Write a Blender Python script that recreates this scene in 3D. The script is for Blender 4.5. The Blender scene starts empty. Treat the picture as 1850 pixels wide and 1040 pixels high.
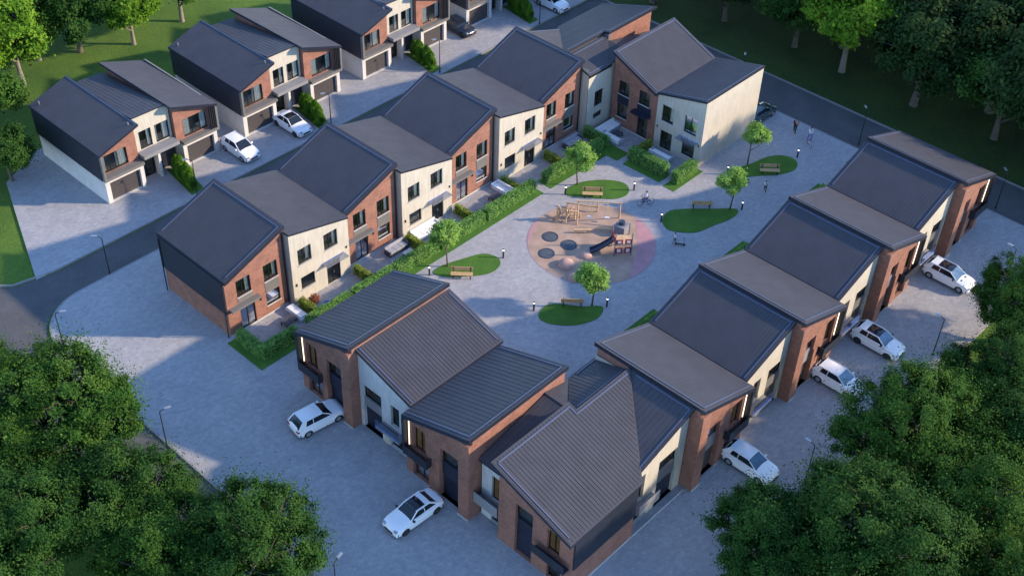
import bpy, bmesh, math, random
import numpy as np
from mathutils import Vector, Matrix
from mathutils.geometry import tessellate_polygon
R=math.radians; PI=math.pi
scene=bpy.context.scene
COL=scene.collection
# ------------------------------------------------------------------ materials
def newmat(name):
    m=bpy.data.materials.new(name); m.use_nodes=True
    nt=m.node_tree; b=nt.nodes['Principled BSDF']; return m,nt,b
def N(nt,t,**k):
    n=nt.nodes.new(t)
    for a,v in k.items(): setattr(n,a,v)
    return n
def setin(n,**k):
    for a,v in k.items(): n.inputs[a.replace('_',' ')].default_value=v
def ramp(nt,fac,stops):
    r=N(nt,'ShaderNodeValToRGB'); e=r.color_ramp.elements
    e[0].position=stops[0][0]; e[0].color=(*stops[0][1],1)
    e[1].position=stops[-1][0]; e[1].color=(*stops[-1][1],1)
    for p,c in stops[1:-1]:
        q=e.new(p); q.color=(*c,1)
    nt.links.new(fac,r.inputs[0]); return r.outputs[0]
def mixc(nt,fac,a,b,mode='MIX'):
    m=N(nt,'ShaderNodeMix',data_type='RGBA',blend_type=mode)
    for s,v in ((m.inputs[0],fac),(m.inputs[6],a),(m.inputs[7],b)):
        if hasattr(v,'is_output'): nt.links.new(v,s)
        elif isinstance(v,tuple): s.default_value=(*v,1)
        else: s.default_value=v
    return m.outputs[2]
def noise(nt,scale,detail=4,coord='Object',rough=.55):
    tc=N(nt,'ShaderNodeTexCoord'); n=N(nt,'ShaderNodeTexNoise'); setin(n,Scale=scale,Detail=detail,Roughness=rough)
    nt.links.new(tc.outputs[coord],n.inputs['Vector']); return n.outputs['Fac']
def simple(name,c,rough=.6,metal=0.,var=.15,scale=3.,emit=None,estr=1.,bump=0):
    m,nt,b=newmat(name)
    f=noise(nt,scale); lo=tuple(x*(1-var) for x in c); hi=tuple(min(1,x*(1+var)) for x in c)
    nt.links.new(ramp(nt,f,[(.3,lo),(.7,hi)]),b.inputs['Base Color'])
    setin(b,Roughness=rough,Metallic=metal)
    if emit: b.inputs['Emission Color'].default_value=(*emit,1); b.inputs['Emission Strength'].default_value=estr
    if bump:
        f2=noise(nt,scale*6); bp=N(nt,'ShaderNodeBump'); setin(bp,Strength=bump,Distance=.02); nt.links.new(f2,bp.inputs['Height']); nt.links.new(bp.outputs[0],b.inputs['Normal'])
    return m
def wallcoord(nt):
    tc=N(nt,'ShaderNodeTexCoord'); s=N(nt,'ShaderNodeSeparateXYZ'); nt.links.new(tc.outputs['Object'],s.inputs[0])
    sn=N(nt,'ShaderNodeSeparateXYZ'); nt.links.new(tc.outputs['Normal'],sn.inputs[0])
    ab=N(nt,'ShaderNodeMath',operation='ABSOLUTE'); nt.links.new(sn.outputs[0],ab.inputs[0])
    gt=N(nt,'ShaderNodeMath',operation='GREATER_THAN'); nt.links.new(ab.outputs[0],gt.inputs[0]); gt.inputs[1].default_value=.6
    mx=N(nt,'ShaderNodeMix',data_type='FLOAT'); nt.links.new(gt.outputs[0],mx.inputs[0]); nt.links.new(s.outputs[0],mx.inputs[2]); nt.links.new(s.outputs[1],mx.inputs[3])
    c=N(nt,'ShaderNodeCombineXYZ'); nt.links.new(mx.outputs[0],c.inputs[0]); nt.links.new(s.outputs[2],c.inputs[1]); return c.outputs[0],tc
def brickmat(name,c1,c2,mortar):
    m,nt,b=newmat(name); v,tc=wallcoord(nt)
    br=N(nt,'ShaderNodeTexBrick'); nt.links.new(v,br.inputs['Vector'])
    setin(br,Scale=1.,Color1=(*c1,1),Color2=(*c2,1),Mortar=(*mortar,1),Mortar_Size=.006)
    br.inputs['Brick Width'].default_value=.24; br.inputs['Row Height'].default_value=.08
    f=noise(nt,1.1,5); f2=noise(nt,9,3)
    col=mixc(nt,.8,br.outputs['Color'],ramp(nt,f,[(.3,(.72,.7,.7)),(.7,(1.15,1.12,1.1))]),'MULTIPLY')
    col=mixc(nt,.7,col,ramp(nt,f2,[(.3,(.75,.75,.75)),(.7,(1.2,1.2,1.2))]),'MULTIPLY')
    nt.links.new(col,b.inputs['Base Color']); setin(b,Roughness=.85)
    bp=N(nt,'ShaderNodeBump'); setin(bp,Strength=.4,Distance=.01); nt.links.new(br.outputs['Fac'],bp.inputs['Height']); bp.invert=True; nt.links.new(bp.outputs[0],b.inputs['Normal'])
    return m
def rendermat(name,c):
    m,nt,b=newmat(name); v,tc=wallcoord(nt)
    mp=N(nt,'ShaderNodeMapping'); mp.inputs['Scale'].default_value=(3.,.35,1); nt.links.new(v,mp.inputs['Vector'])
    n=N(nt,'ShaderNodeTexNoise'); setin(n,Scale=1.6,Detail=5); nt.links.new(mp.outputs[0],n.inputs['Vector'])
    f=noise(nt,.8,4)
    col=ramp(nt,n.outputs['Fac'],[(.3,tuple(x*.84 for x in c)),(.65,c)])
    col=mixc(nt,.6,col,ramp(nt,f,[(.3,(.86,.85,.83)),(.7,(1.04,1.04,1.03))]),'MULTIPLY')
    br=N(nt,'ShaderNodeTexBrick'); nt.links.new(v,br.inputs['Vector']); setin(br,Scale=1.,Color1=(1,1,1,1),Color2=(.93,.93,.93,1),Mortar=(.75,.75,.75,1),Mortar_Size=.008)
    br.inputs['Brick Width'].default_value=.6; br.inputs['Row Height'].default_value=.22
    col=mixc(nt,.5,col,br.outputs['Color'],'MULTIPLY')
    nt.links.new(col,b.inputs['Base Color']); setin(b,Roughness=.9); return m
def groundmat(name,stops,scale,stops2=None,scale2=.3,rough=.95,cell=None,bump=.0):
    m,nt,b=newmat(name); f=noise(nt,scale,6)
    col=ramp(nt,f,stops)
    if cell:
        tc=N(nt,'ShaderNodeTexCoord'); mp=N(nt,'ShaderNodeMapping'); mp.inputs['Rotation'].default_value=(0,0,.35); nt.links.new(tc.outputs['Object'],mp.inputs['Vector'])
        br=N(nt,'ShaderNodeTexBrick'); nt.links.new(mp.outputs[0],br.inputs['Vector'])
        setin(br,Scale=1.,Color1=(.90,.90,.92,1),Color2=(1.08,1.07,1.06,1),Mortar=(.82,.82,.84,1),Mortar_Size=.012,Bias=0.)
        br.inputs['Brick Width'].default_value=cell; br.inputs['Row Height'].default_value=cell*.62
        vo=N(nt,'ShaderNodeTexVoronoi'); setin(vo,Scale=1.15); nt.links.new(mp.outputs[0],vo.inputs['Vector'])
        sp=N(nt,'ShaderNodeSeparateColor'); nt.links.new(vo.outputs['Color'],sp.inputs[0])
        col=mixc(nt,.85,col,br.outputs['Color'],'MULTIPLY')
        col=mixc(nt,.55,col,ramp(nt,sp.outputs[0],[(0,(.92,.92,.93)),(1,(1.07,1.07,1.06))]),'MULTIPLY')
    if stops2: col=mixc(nt,.9,col,ramp(nt,noise(nt,scale2,3),stops2),'MULTIPLY')
    nt.links.new(col,b.inputs['Base Color']); setin(b,Roughness=rough)
    b.inputs['Specular IOR Level'].default_value=.25
    if bump:
        f2=noise(nt,scale*1.5); bp=N(nt,'ShaderNodeBump'); setin(bp,Strength=bump,Distance=.06); nt.links.new(f2,bp.inputs['Height']); nt.links.new(bp.outputs[0],b.inputs['Normal'])
    return m
def leafmat(name,dark,mid,light,scale=.5):
    m,nt,b=newmat(name)
    f=noise(nt,scale,3); f2=noise(nt,scale*14,2)
    c=ramp(nt,f,[(.3,dark),(.5,mid),(.72,light)])
    c=mixc(nt,.8,c,ramp(nt,f2,[(.3,(.6,.65,.6)),(.7,(1.4,1.35,1.2))]),'MULTIPLY')
    nt.links.new(c,b.inputs['Base Color']); setin(b,Roughness=.75); b.inputs['Specular IOR Level'].default_value=.08
    tr=N(nt,'ShaderNodeBsdfTranslucent'); nt.links.new(c,tr.inputs[0])
    ms=N(nt,'ShaderNodeMixShader'); ms.inputs[0].default_value=.2
    nt.links.new(b.outputs[0],ms.inputs[1]); nt.links.new(tr.outputs[0],ms.inputs[2]); nt.links.new(ms.outputs[0],nt.nodes['Material Output'].inputs[0])
    return m
def panemat(name,tint,trans=.62):
    m,nt,b=newmat(name); nt.nodes.remove(b)
    t=N(nt,'ShaderNodeBsdfTransparent'); t.inputs[0].default_value=(*tint,1)
    g=N(nt,'ShaderNodeBsdfGlossy'); g.inputs['Roughness'].default_value=.04; g.inputs[0].default_value=(.85,.9,1,1)
    lw=N(nt,'ShaderNodeLayerWeight'); lw.inputs[0].default_value=.35
    mr=N(nt,'ShaderNodeMapRange'); nt.links.new(lw.outputs['Fresnel'],mr.inputs[0]); mr.inputs[3].default_value=.06; mr.inputs[4].default_value=.8
    ms=N(nt,'ShaderNodeMixShader'); nt.links.new(mr.outputs[0],ms.inputs[0]); nt.links.new(t.outputs[0],ms.inputs[1]); nt.links.new(g.outputs[0],ms.inputs[2])
    nt.links.new(ms.outputs[0],nt.nodes['Material Output'].inputs[0]); return m
M={}
M['brick']=brickmat('brick',(.315,.135,.090),(.225,.096,.065),(.26,.19,.155))
M['render']=rendermat('cream_render',(.51,.468,.39))
M['white']=rendermat('white_render',(.60,.59,.585))
M['roof']=simple('roof_metal',(.054,.053,.062),.55,0,.10,.7); M['roof'].node_tree.nodes['Principled BSDF'].inputs['Specular IOR Level'].default_value=.22
M['trim']=simple('roof_trim',(.085,.10,.155),.45,.2,.06,2)
M['fascia']=simple('fascia_metal',(.028,.033,.052),.4,.4,.1,2)
M['grey']=simple('grey_cladding',(.14,.135,.13),.6,0,.08,1.5)
M['greyl']=simple('light_grey_panel',(.22,.22,.23),.55,0,.08,1.5)
M['darkclad']=simple('dark_cladding',(.022,.026,.038),.5,.2,.15,1.2)
M['navy']=simple('navy_door',(.022,.028,.05),.4,.3,.1,2)
M['garage']=simple('brown_garage_door',(.066,.06,.062),.5,.1,.06,3)
M['frame']=simple('window_frame',(.012,.013,.016),.4,.1,.1,4)
M['room']=simple('room_interior',(.17,.16,.11),.9,0,.5,.9)
M['roomlit']=simple('lit_room_interior',(.17,.15,.10),.9,0,.5,1.2,emit=(1,.72,.36),estr=.012)
M['pane']=panemat('pane_glass',(.93,.96,.9))
M['canglass']=panemat('canopy_glass',(.86,.89,.98))
M['curtain']=simple('white_curtain',(.66,.65,.62),.9,0,.1,6)
M['sill']=simple('pale_sill',(.45,.44,.42),.7,0,.1,4)
M['led']=simple('led_strip',(.9,.8,.6),.5,0,0,1,emit=(1,.84,.58),estr=.75)
M['lampglow']=simple('lamp_glow',(.9,.9,.9),.5,0,0,1,emit=(1,.97,.92),estr=1.0)
M['darkmetal']=simple('dark_metal',(.03,.032,.038),.45,.5,.1,5)
M['paving']=groundmat('paving',[(.3,(.29,.285,.295)),(.7,(.355,.35,.36))],3.,[(.3,(.91,.91,.92)),(.7,(1.06,1.05,1.04))],.22,cell=.42,bump=.15)
M['patio']=groundmat('patio_paving',[(.3,(.25,.24,.24)),(.7,(.34,.33,.33))],3.,cell=.6)
M['road']=groundmat('asphalt',[(.3,(.075,.075,.08)),(.7,(.098,.098,.102))],6.,[(.3,(.85,.85,.85)),(.7,(1.15,1.15,1.15))],.4)
M['kerb']=simple('kerb_stone',(.22,.22,.23),.9,0,.1,3)
M['grass']=groundmat('grass_field',[(.25,(.05,.105,.018)),(.5,(.075,.145,.022)),(.8,(.12,.18,.03))],5.,[(.3,(.62,.72,.65)),(.7,(1.25,1.15,1.)) ],.16,bump=.8)
M['lawn']=groundmat('lawn',[(.25,(.045,.12,.018)),(.75,(.085,.19,.03))],14.,[(.3,(.75,.8,.8)),(.7,(1.15,1.1,1.))],.7,bump=.8)
M['bark']=simple('bark',(.10,.085,.065),.9,0,.35,5,bump=.5)
M['bark_pale']=simple('bark_pale',(.20,.18,.14),.9,0,.3,5,bump=.5)
M['leaf_fg']=leafmat('leaf_mid',(.022,.064,.010),(.040,.100,.016),(.088,.160,.026),.5)
M['leaf_fg2']=leafmat('leaf_deep',(.016,.052,.010),(.030,.080,.016),(.062,.125,.024),.5)
M['leaf_bright']=leafmat('leaf_bright',(.05,.125,.010),(.10,.205,.016),(.19,.29,.03),.6)
M['leaf_dark']=leafmat('leaf_dark',(.012,.032,.010),(.022,.050,.015),(.042,.075,.022),.4)
M['leaf_small']=leafmat('leaf_young',(.12,.24,.04),(.2,.36,.07),(.34,.48,.14),1.6)
M['leaf_hedge']=leafmat('leaf_hedge',(.09,.22,.055),(.15,.33,.08),(.28,.47,.13),2.2)
M['leaf_yellow']=leafmat('leaf_yellow',(.17,.22,.03),(.27,.33,.05),(.42,.46,.09),1.5)
M['leaf_red']=leafmat('leaf_red',(.2,.06,.04),(.3,.1,.05),(.2,.16,.05),2.)
M['leaf_cypress']=leafmat('leaf_cypress',(.04,.11,.01),(.07,.16,.015),(.12,.22,.02),1.5)
M['carwhite']=simple('white_car_paint',(.80,.80,.82),.22,0,.02,1); 
M['cardark']=simple('dark_blue_car_paint',(.018,.028,.05),.2,.2,.05,1)
M['carteal']=simple('dark_teal_car_paint',(.02,.05,.06),.2,.2,.05,1)
for k in ('carwhite','cardark','carteal'): M[k].node_tree.nodes['Principled BSDF'].inputs['Coat Weight'].default_value=.6
M['carglass']=simple('car_glass',(.012,.016,.024),.06,0,.1,1)
M['carglassb']=simple('windscreen_painted_blue_reflection',(.10,.17,.26),.06,0,.3,1.5)  # blue reflection painted into the glass base colour
M['tyre']=simple('tyre_rubber',(.015,.015,.016),.8,0,.1,5)
M['rim']=simple('alloy_rim',(.45,.45,.46),.35,.7,.1,5)
M['rimdark']=simple('dark_rim',(.06,.06,.065),.35,.6,.1,5)
M['head']=simple('headlight_lens',(.35,.38,.42),.1,.3,.1,8)
M['tail']=simple('tail_light_lens',(.35,.02,.02),.2,0,.1,8)
M['wood']=simple('bench_wood',(.55,.36,.18),.6,0,.15,4)
M['sofa_white']=simple('white_cushion',(.72,.71,.72),.9,0,.05,4)
M['sofa_grey']=simple('grey_wicker',(.30,.30,.33),.9,0,.15,8)
M['sofa_dark']=simple('dark_wicker',(.06,.06,.075),.8,0,.15,8)
M['pg']=simple('sand_rubber_surface',(.355,.245,.185),.95,0,.2,.8)
M['pgpink']=simple('pink_rubber_surface',(.40,.21,.23),.95,0,.12,1.)
M['pgline']=simple('rubber_edge_line',(.30,.24,.26),.95,0,.1,3)
M['tramp']=simple('trampoline_mat',(.06,.075,.095),.8,0,.25,6)
M['pine']=simple('playground_timber',(.55,.36,.20),.7,0,.2,5)
M['red']=simple('red_panel',(.32,.03,.05),.5,0,.1,5)
M['pinkrub']=simple('rubber_mound',(.46,.29,.24),.95,0,.12,2)
M['blackpl']=simple('dark_slide_plastic',(.035,.045,.075),.4,0,.2,5)
M['rope']=simple('rope',(.5,.4,.28),.9,0,.1,8)
M['skin']=simple('skin',(.5,.31,.22),.6,0,.05,8)
M['hair']=simple('dark_hair',(.03,.02,.015),.7,0,.2,20)
M['c_dark']=simple('dark_clothes',(.02,.02,.028),.9,0,.2,8)
M['c_maroon']=simple('maroon_clothes',(.07,.02,.03),.9,0,.2,8)
M['c_white']=simple('white_clothes',(.75,.74,.76),.9,0,.05,8)
M['c_blue']=simple('blue_clothes',(.12,.18,.42),.9,0,.1,8)
M['c_denim']=simple('denim',(.07,.1,.2),.9,0,.15,8)
M['c_grey']=simple('grey_clothes',(.2,.2,.23),.9,0,.1,8)
M['bluepl']=simple('blue_plastic',(.03,.10,.3),.5,0,.05,5)
# ------------------------------------------------------------------ mesh builder
class MB:
    def __init__(s,mir=None): s.v=[];s.f=[];s.m=[];s.mats=[];s.mir=mir
    def mi(s,mat):
        if mat not in s.mats: s.mats.append(mat)
        return s.mats.index(mat)
    def add(s,vs,fs,mat):
        o=len(s.v)
        if s.mir is not None: vs=[(s.mir-x,y,z) for x,y,z in vs]; fs=[tuple(reversed(f)) for f in fs]
        s.v+= [tuple(map(float,p)) for p in vs]; k=s.mi(mat)
        for f in fs: s.f.append(tuple(i+o for i in f)); s.m.append(k)
    def box(s,x0,x1,y0,y1,z0,z1,mat):
        s.add([(x0,y0,z0),(x1,y0,z0),(x1,y1,z0),(x0,y1,z0),(x0,y0,z1),(x1,y0,z1),(x1,y1,z1),(x0,y1,z1)],
              [(0,3,2,1),(4,5,6,7),(0,1,5,4),(1,2,6,5),(2,3,7,6),(3,0,4,7)],mat)
    def prism(s,poly,d,mat):           # poly: 3-D points (planar), extruded by vector d
        n=len(poly); a=[Vector(p) for p in poly]; d=Vector(d); b=[p+d for p in a]
        tri=tessellate_polygon([a]); fs=[tuple(t) for t in tri]+[tuple(n+i for i in reversed(t)) for t in tri]
        fs+=[(i,(i+1)%n,n+(i+1)%n,n+i) for i in range(n)]
        s.add([tuple(p) for p in a+b],fs,mat)
    def slab(s,poly,zf,thick,mat):     # plan polygon, top at zf(x,y)
        n=len(poly); t=[Vector((x,y,zf(x,y))) for x,y in poly]; tri=tessellate_polygon([[Vector((x,y,0)) for x,y in poly]])
        b=[p-Vector((0,0,thick)) for p in t]
        s.add([tuple(p) for p in t+b],[tuple(q) for q in tri]+[tuple(n+i for i in reversed(q)) for q in tri]+[(i,(i+1)%n,n+(i+1)%n,n+i) for i in range(n)],mat)
    def holed(s,outer,holes,y,depth,mat):   # wall in x,z at y facing -y with rectangular holes + reveals
        loops=[[Vector((x,z,0)) for x,z in outer]]+[[Vector(p+(0,)) for p in ((a,c),(b,c),(b,d),(a,d))] for a,b,c,d in holes]
        tri=tessellate_polygon(loops); fl=[p for l in loops for p in l]
        s.add([(p.x,y,p.y) for p in fl],[tuple(t) for t in tri],mat)
        for a,b,c,d in holes:
            s.add([(a,y,c),(b,y,c),(b,y,d),(a,y,d),(a,y+depth,c),(b,y+depth,c),(b,y+depth,d),(a,y+depth,d)],[(0,4,5,1),(1,5,6,2),(2,6,7,3),(3,7,4,0)],mat)
    def tube(s,pts,rad,n,mat,cap=True):
        pts=[Vector(p) for p in pts]; rings=[]; vs=[]; fs=[]
        if not hasattr(rad,'__len__'): rad=[rad]*len(pts)
        prev=None
        for i,p in enumerate(pts):
            d=(pts[min(i+1,len(pts)-1)]-pts[max(i-1,0)]).normalized()
            ref=Vector((1,0,0)) if abs(d.z)>.8 else Vector((0,0,1))
            if prev is not None: ref=prev
            a=(ref-d*ref.dot(d)).normalized(); b=d.cross(a); prev=a
            for k in range(n):
                t=2*PI*k/n; vs.append(tuple(p+(a*math.cos(t)+b*math.sin(t))*rad[i]))
        for i in range(len(pts)-1):
            for k in range(n): fs.append((i*n+k,i*n+(k+1)%n,(i+1)*n+(k+1)%n,(i+1)*n+k))
        if cap: fs.append(tuple(reversed(range(n)))); fs.append(tuple((len(pts)-1)*n+k for k in range(n)))
        s.add(vs,fs,mat)
    def dome(s,c,rx,ry,rz,mat,nu=20,nv=7,full=False):
        vs=[];fs=[]; lo=-PI/2 if full else 0
        for j in range(nv+1):
            ph=lo+(PI/2-lo)*j/nv
            for i in range(nu):
                t=2*PI*i/nu; vs.append((c[0]+rx*math.cos(ph)*math.cos(t),c[1]+ry*math.cos(ph)*math.sin(t),c[2]+rz*math.sin(ph)))
        for j in range(nv):
            for i in range(nu): fs.append((j*nu+i,j*nu+(i+1)%nu,(j+1)*nu+(i+1)%nu,(j+1)*nu+i))
        s.add(vs,fs,mat)
    def build(s,name,parent=None,smooth=False,bevel=0,recalc=True,autosm=None):
        me=bpy.data.meshes.new(name); me.from_pydata(s.v,[],s.f)
        for m in s.mats: me.materials.append(m)
        me.polygons.foreach_set('material_index',s.m)
        if smooth: me.polygons.foreach_set('use_smooth',[True]*len(s.f))
        if recalc:
            bm=bmesh.new(); bm.from_mesh(me)
            if bevel or smooth: bmesh.ops.remove_doubles(bm,verts=bm.verts,dist=1e-5)
            bmesh.ops.recalc_face_normals(bm,faces=bm.faces); bm.to_mesh(me); bm.free()
        me.update()
        o=bpy.data.objects.new(name,me); COL.objects.link(o)
        if parent: o.parent=parent
        if bevel:
            md=o.modifiers.new('bevel','BEVEL'); md.width=bevel; md.segments=2; md.limit_method='ANGLE'; md.angle_limit=R(35)
        return o
def sharp(me,deg):
    bm=bmesh.new(); bm.from_mesh(me)
    for e in bm.edges: e.smooth=e.calc_face_angle(0)<R(deg)
    bm.to_mesh(me); bm.free()
def empty(name,loc=(0,0,0),rz=0):
    o=bpy.data.objects.new(name,None); o.empty_display_size=.5; COL.objects.link(o); o.location=loc; o.rotation_euler=(0,0,rz); return o
def tag(o,label=None,cat=None,group=None,kind=None):
    for k,v in (('label',label),('category',cat),('group',group),('kind',kind)):
        if v: o[k]=v
    return o
def copy_tree(o,parent=None):
    c=o.copy(); COL.objects.link(c)
    if parent is not None: c.parent=parent
    for ch in list(o.children): copy_tree(ch,c)
    return c
# ------------------------------------------------------------------ shared house pieces
def window(par,x0,x1,z0,z1,y,mir=None,mull=(.5,),style='dark',sill=True,curtain=None,frame=None,name='window'):
    """frame at depth y (facing -y); pane 3 cm behind; interior box behind"""
    fm=frame or M['frame']; b=MB(mir); t=.07; ya,yb=y-.03,y+.05
    b.box(x0,x0+t,ya,yb,z0,z1,fm); b.box(x1-t,x1,ya,yb,z0,z1,fm)
    b.box(x0+t,x1-t,ya,yb,z0,z0+t,fm); b.box(x0+t,x1-t,ya,yb,z1-t,z1,fm)
    for m in mull:
        xm=x0+(x1-x0)*m; b.box(xm-.035,xm+.035,ya,yb,z0+t,z1-t,fm)
    w=b.build(name,par)
    p=MB(mir); p.add([(x0+t,y+.01,z0+t),(x1-t,y+.01,z0+t),(x1-t,y+.01,z1-t),(x0+t,y+.01,z1-t)],[(0,1,2,3)],M['pane']); p.build('pane',w)
    r=MB(mir); rm=M['roomlit'] if style=='lit' else M['room']; d=.9
    r.add([(x0,y+.06,z0),(x1,y+.06,z0),(x1,y+.06,z1),(x0,y+.06,z1),(x0,y+d,z0),(x1,y+d,z0),(x1,y+d,z1),(x0,y+d,z1)],[(0,1,5,4),(1,2,6,5),(2,3,7,6),(3,0,4,7),(4,5,6,7)],rm); r.build('interior',w)
    if sill:
        s=MB(mir); s.box(x0-.04,x1+.04,y-.22,y-.035,z0-.06,z0,M['sill']); s.build('sill',w)
    for (ca,cb) in (curtain or []):
        c=MB(mir); xa=x0+(x1-x0)*ca; xb=x0+(x1-x0)*cb; n=max(8,int((xb-xa)/.06)); vs=[];fs=[]
        for i in range(n+1):
            xx=xa+(xb-xa)*i/n; yy=y+.14+.035*math.sin(i*1.9); vs+=[(xx,yy,z0+.08),(xx,yy,z1-.08)]
        for i in range(n): fs.append((2*i,2*i+2,2*i+3,2*i+1))
        c.add(vs,fs,M['curtain']); c.build('curtain',w,recalc=False,smooth=False)
    return w
def door(par,x0,x1,z0,z1,y,mir=None,mull=(.5,),mat=None):
    w=window(par,x0,x1,z0,z1,y,mir,mull,sill=False,name='door')
    h=MB(mir); xm=x0+(x1-x0)*.5; h.box(xm+.05,xm+.09,y-.08,y-.03,z0+.95,z0+1.15,M['rim']); h.build('handle',w)
    return w
def garage(par,x0,x1,z0,z1,y,mat,mir=None,n=5):
    b=MB(mir); hgt=(z1-z0)/n
    for i in range(n): b.box(x0,x1,y,y+.06,z0+i*hgt+.012,z0+(i+1)*hgt-.012,mat)
    b.box(x0,x1,y+.02,y+.07,z0,z1,M['frame'])
    return b.build('garage_door',par)
def clipline(poly,p,d):
    """segments of line p+t*d inside polygon (2-D)"""
    ts=[]; n=len(poly)
    for i in range(n):
        a=poly[i]; b=poly[(i+1)%n]; ex,ey=b[0]-a[0],b[1]-a[1]; den=d[0]*ey-d[1]*ex
        if abs(den)<1e-9: continue
        t=((a[0]-p[0])*ey-(a[1]-p[1])*ex)/den; u=((a[0]-p[0])*d[1]-(a[1]-p[1])*d[0])/den
        if 0<=u<1: ts.append(t)
    ts.sort(); return [(ts[i],ts[i+1]) for i in range(0,len(ts)-1,2)]
def roof(par,poly,zf,thick=.28,ribdir=(1,0),pitch=.4,trims=(),rib=(.03,.02),mir=None,inset=0.12,name='roof',tm=None):
    b=MB(mir); b.slab(poly,zf,thick,M['fascia'])
    cx=sum(p[0] for p in poly)/len(poly); cy=sum(p[1] for p in poly)/len(poly)
    pin=poly
    b.slab([(cx+(x-cx)*.997,cy+(y-cy)*.997) for x,y in poly],lambda x,y:zf(x,y)+.012,.02,M['roof'])
    dx,dy=ribdir; nx,ny=-dy,dx; vals=[p[0]*nx+p[1]*ny for p in poly]; v=min(vals)+pitch*.6
    hw,hh=rib
    while v<max(vals)-.1:
        for t0,t1 in clipline(poly,(nx*v,ny*v),(dx,dy)):
            if t1-t0<.5: continue
            t0+=inset;t1-=inset
            q=[]
            for t in (t0,t1):
                for sgn,up in ((-1,0),(-.6,1),(.6,1),(1,0)):
                    x=nx*v+dx*t+nx*hw*sgn; y=ny*v+dy*t+ny*hw*sgn; q.append((x,y,zf(x,y)+.012+hh*up))
            b.add(q,[(0,1,5,4),(1,2,6,5),(2,3,7,6),(0,3,2,1),(4,5,6,7)],M['roof'])
        v+=pitch
    o=b.build(name,par)
    for (ax,ay),(bx,by) in trims:
        t=MB(mir); L=math.hypot(bx-ax,by-ay); ux,uy=(bx-ax)/L,(by-ay)/L; wx,wy=-uy*.045,ux*.045
        q=[]
        for (x,y) in ((ax,ay),(bx,by)):
            for s_,h in ((-1,.0),(-1,.075),(1,.075),(1,.0)): q.append((x+wx*s_,y+wy*s_,zf(x+wx*s_,y+wy*s_)+h))
        t.add(q,[(0,1,5,4),(1,2,6,5),(2,3,7,6),(3,0,4,7),(0,3,2,1),(4,5,6,7)],tm or M['trim'])
        t.build('roof_flashing',o)
    return o
def shell(par,w,yf,yb,zl,zr,mat,holes=(),mir=None,depth=.16,x0=.012,name='wall',h0=0.,ww=None):
    """walls of a monopitch unit under a roof whose underside passes zl (x=0) .. zr (x=w)"""
    b=MB(mir); xa=x0; xb=w-.012; za=zl+(zr-zl)*xa/w; zb=zl+(zr-zl)*xb/w
    b.holed([(xa,h0),(xb,h0),(xb,zb),(xa,za)],holes,yf,depth,mat)
    b.add([(xa,yf,h0),(xb,yf,h0),(xb,yf,zb),(xa,yf,za),(xa,yb,h0),(xb,yb,h0),(xb,yb,zb),(xa,yb,za)],[(0,4,7,3),(1,2,6,5),(4,5,6,7)],mat)
    return b.build(name,par,recalc=False)
RT=.30
# ---- row A style (garden facade) -----------------------------------------
def brick_garden(w=6.1,d=9.1,zl=5.9,zr=8.2):
    t=empty('brick_house')
    yf=.3; wins=[(1.1,2.5,3.5,5.15),(3.8,5.2,3.5,5.15),(3.8,5.2,1.0,2.3)]; dr=(1.2,2.65,.03,2.2)
    shell(t,w,yf,d-.25,zl-RT,zr-RT,M['brick'],wins+[dr])
    window(t,*wins[0],yf+.14,mull=(.45,),curtain=[(.72,.97)]); window(t,*wins[1],yf+.14,mull=(.45,),curtain=[(.03,.16),(.74,.97)]); window(t,*wins[2],yf+.14,mull=(),curtain=[(.8,.97)])
    door(t,*dr,yf+.14)
    b=MB(); b.box(3.8,5.2,yf-.03,yf+.1,2.36,3.42,M['grey']); b.build('spandrel_panel',t)
    b=MB(); b.box(1.1,2.6,yf-.03,yf+.1,2.92,3.42,M['grey']); b.build('spandrel_panel',t)
    b=MB(); b.box(.15,3.0,yf-.5,yf-.002,2.66,2.86,M['grey']); b.build('door_canopy',t)
    b=MB(); b.tube([(5.92,yf-.08,0),(5.92,yf-.08,zr-.6)],.05,8,M['darkmetal']); b.build('downpipe',t)
    b=MB(); b.box(.012,w-.012,yf-.05,yf-.003,0,.12,M['sill']); b.build('plinth',t)
    b=MB(); b.tube([(3.25,yf-.06,2.0),(3.25,yf-.06,2.25)],.05,8,M['darkmetal']); b.build('wall_light',t)
    zf=lambda x,y:zl+(zr-zl)*x/w
    roof(t,[(-.05,0),(w,0),(w,d),(-.05,d)],zf,.3,(1,0),.30,[((.3,.35),(w-.35,.35)),((w-.35,.39),(w-.35,d-.4)),((.3,d-.35),(w-.35,d-.35))],rib=(.015,.018))
    return t
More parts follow.
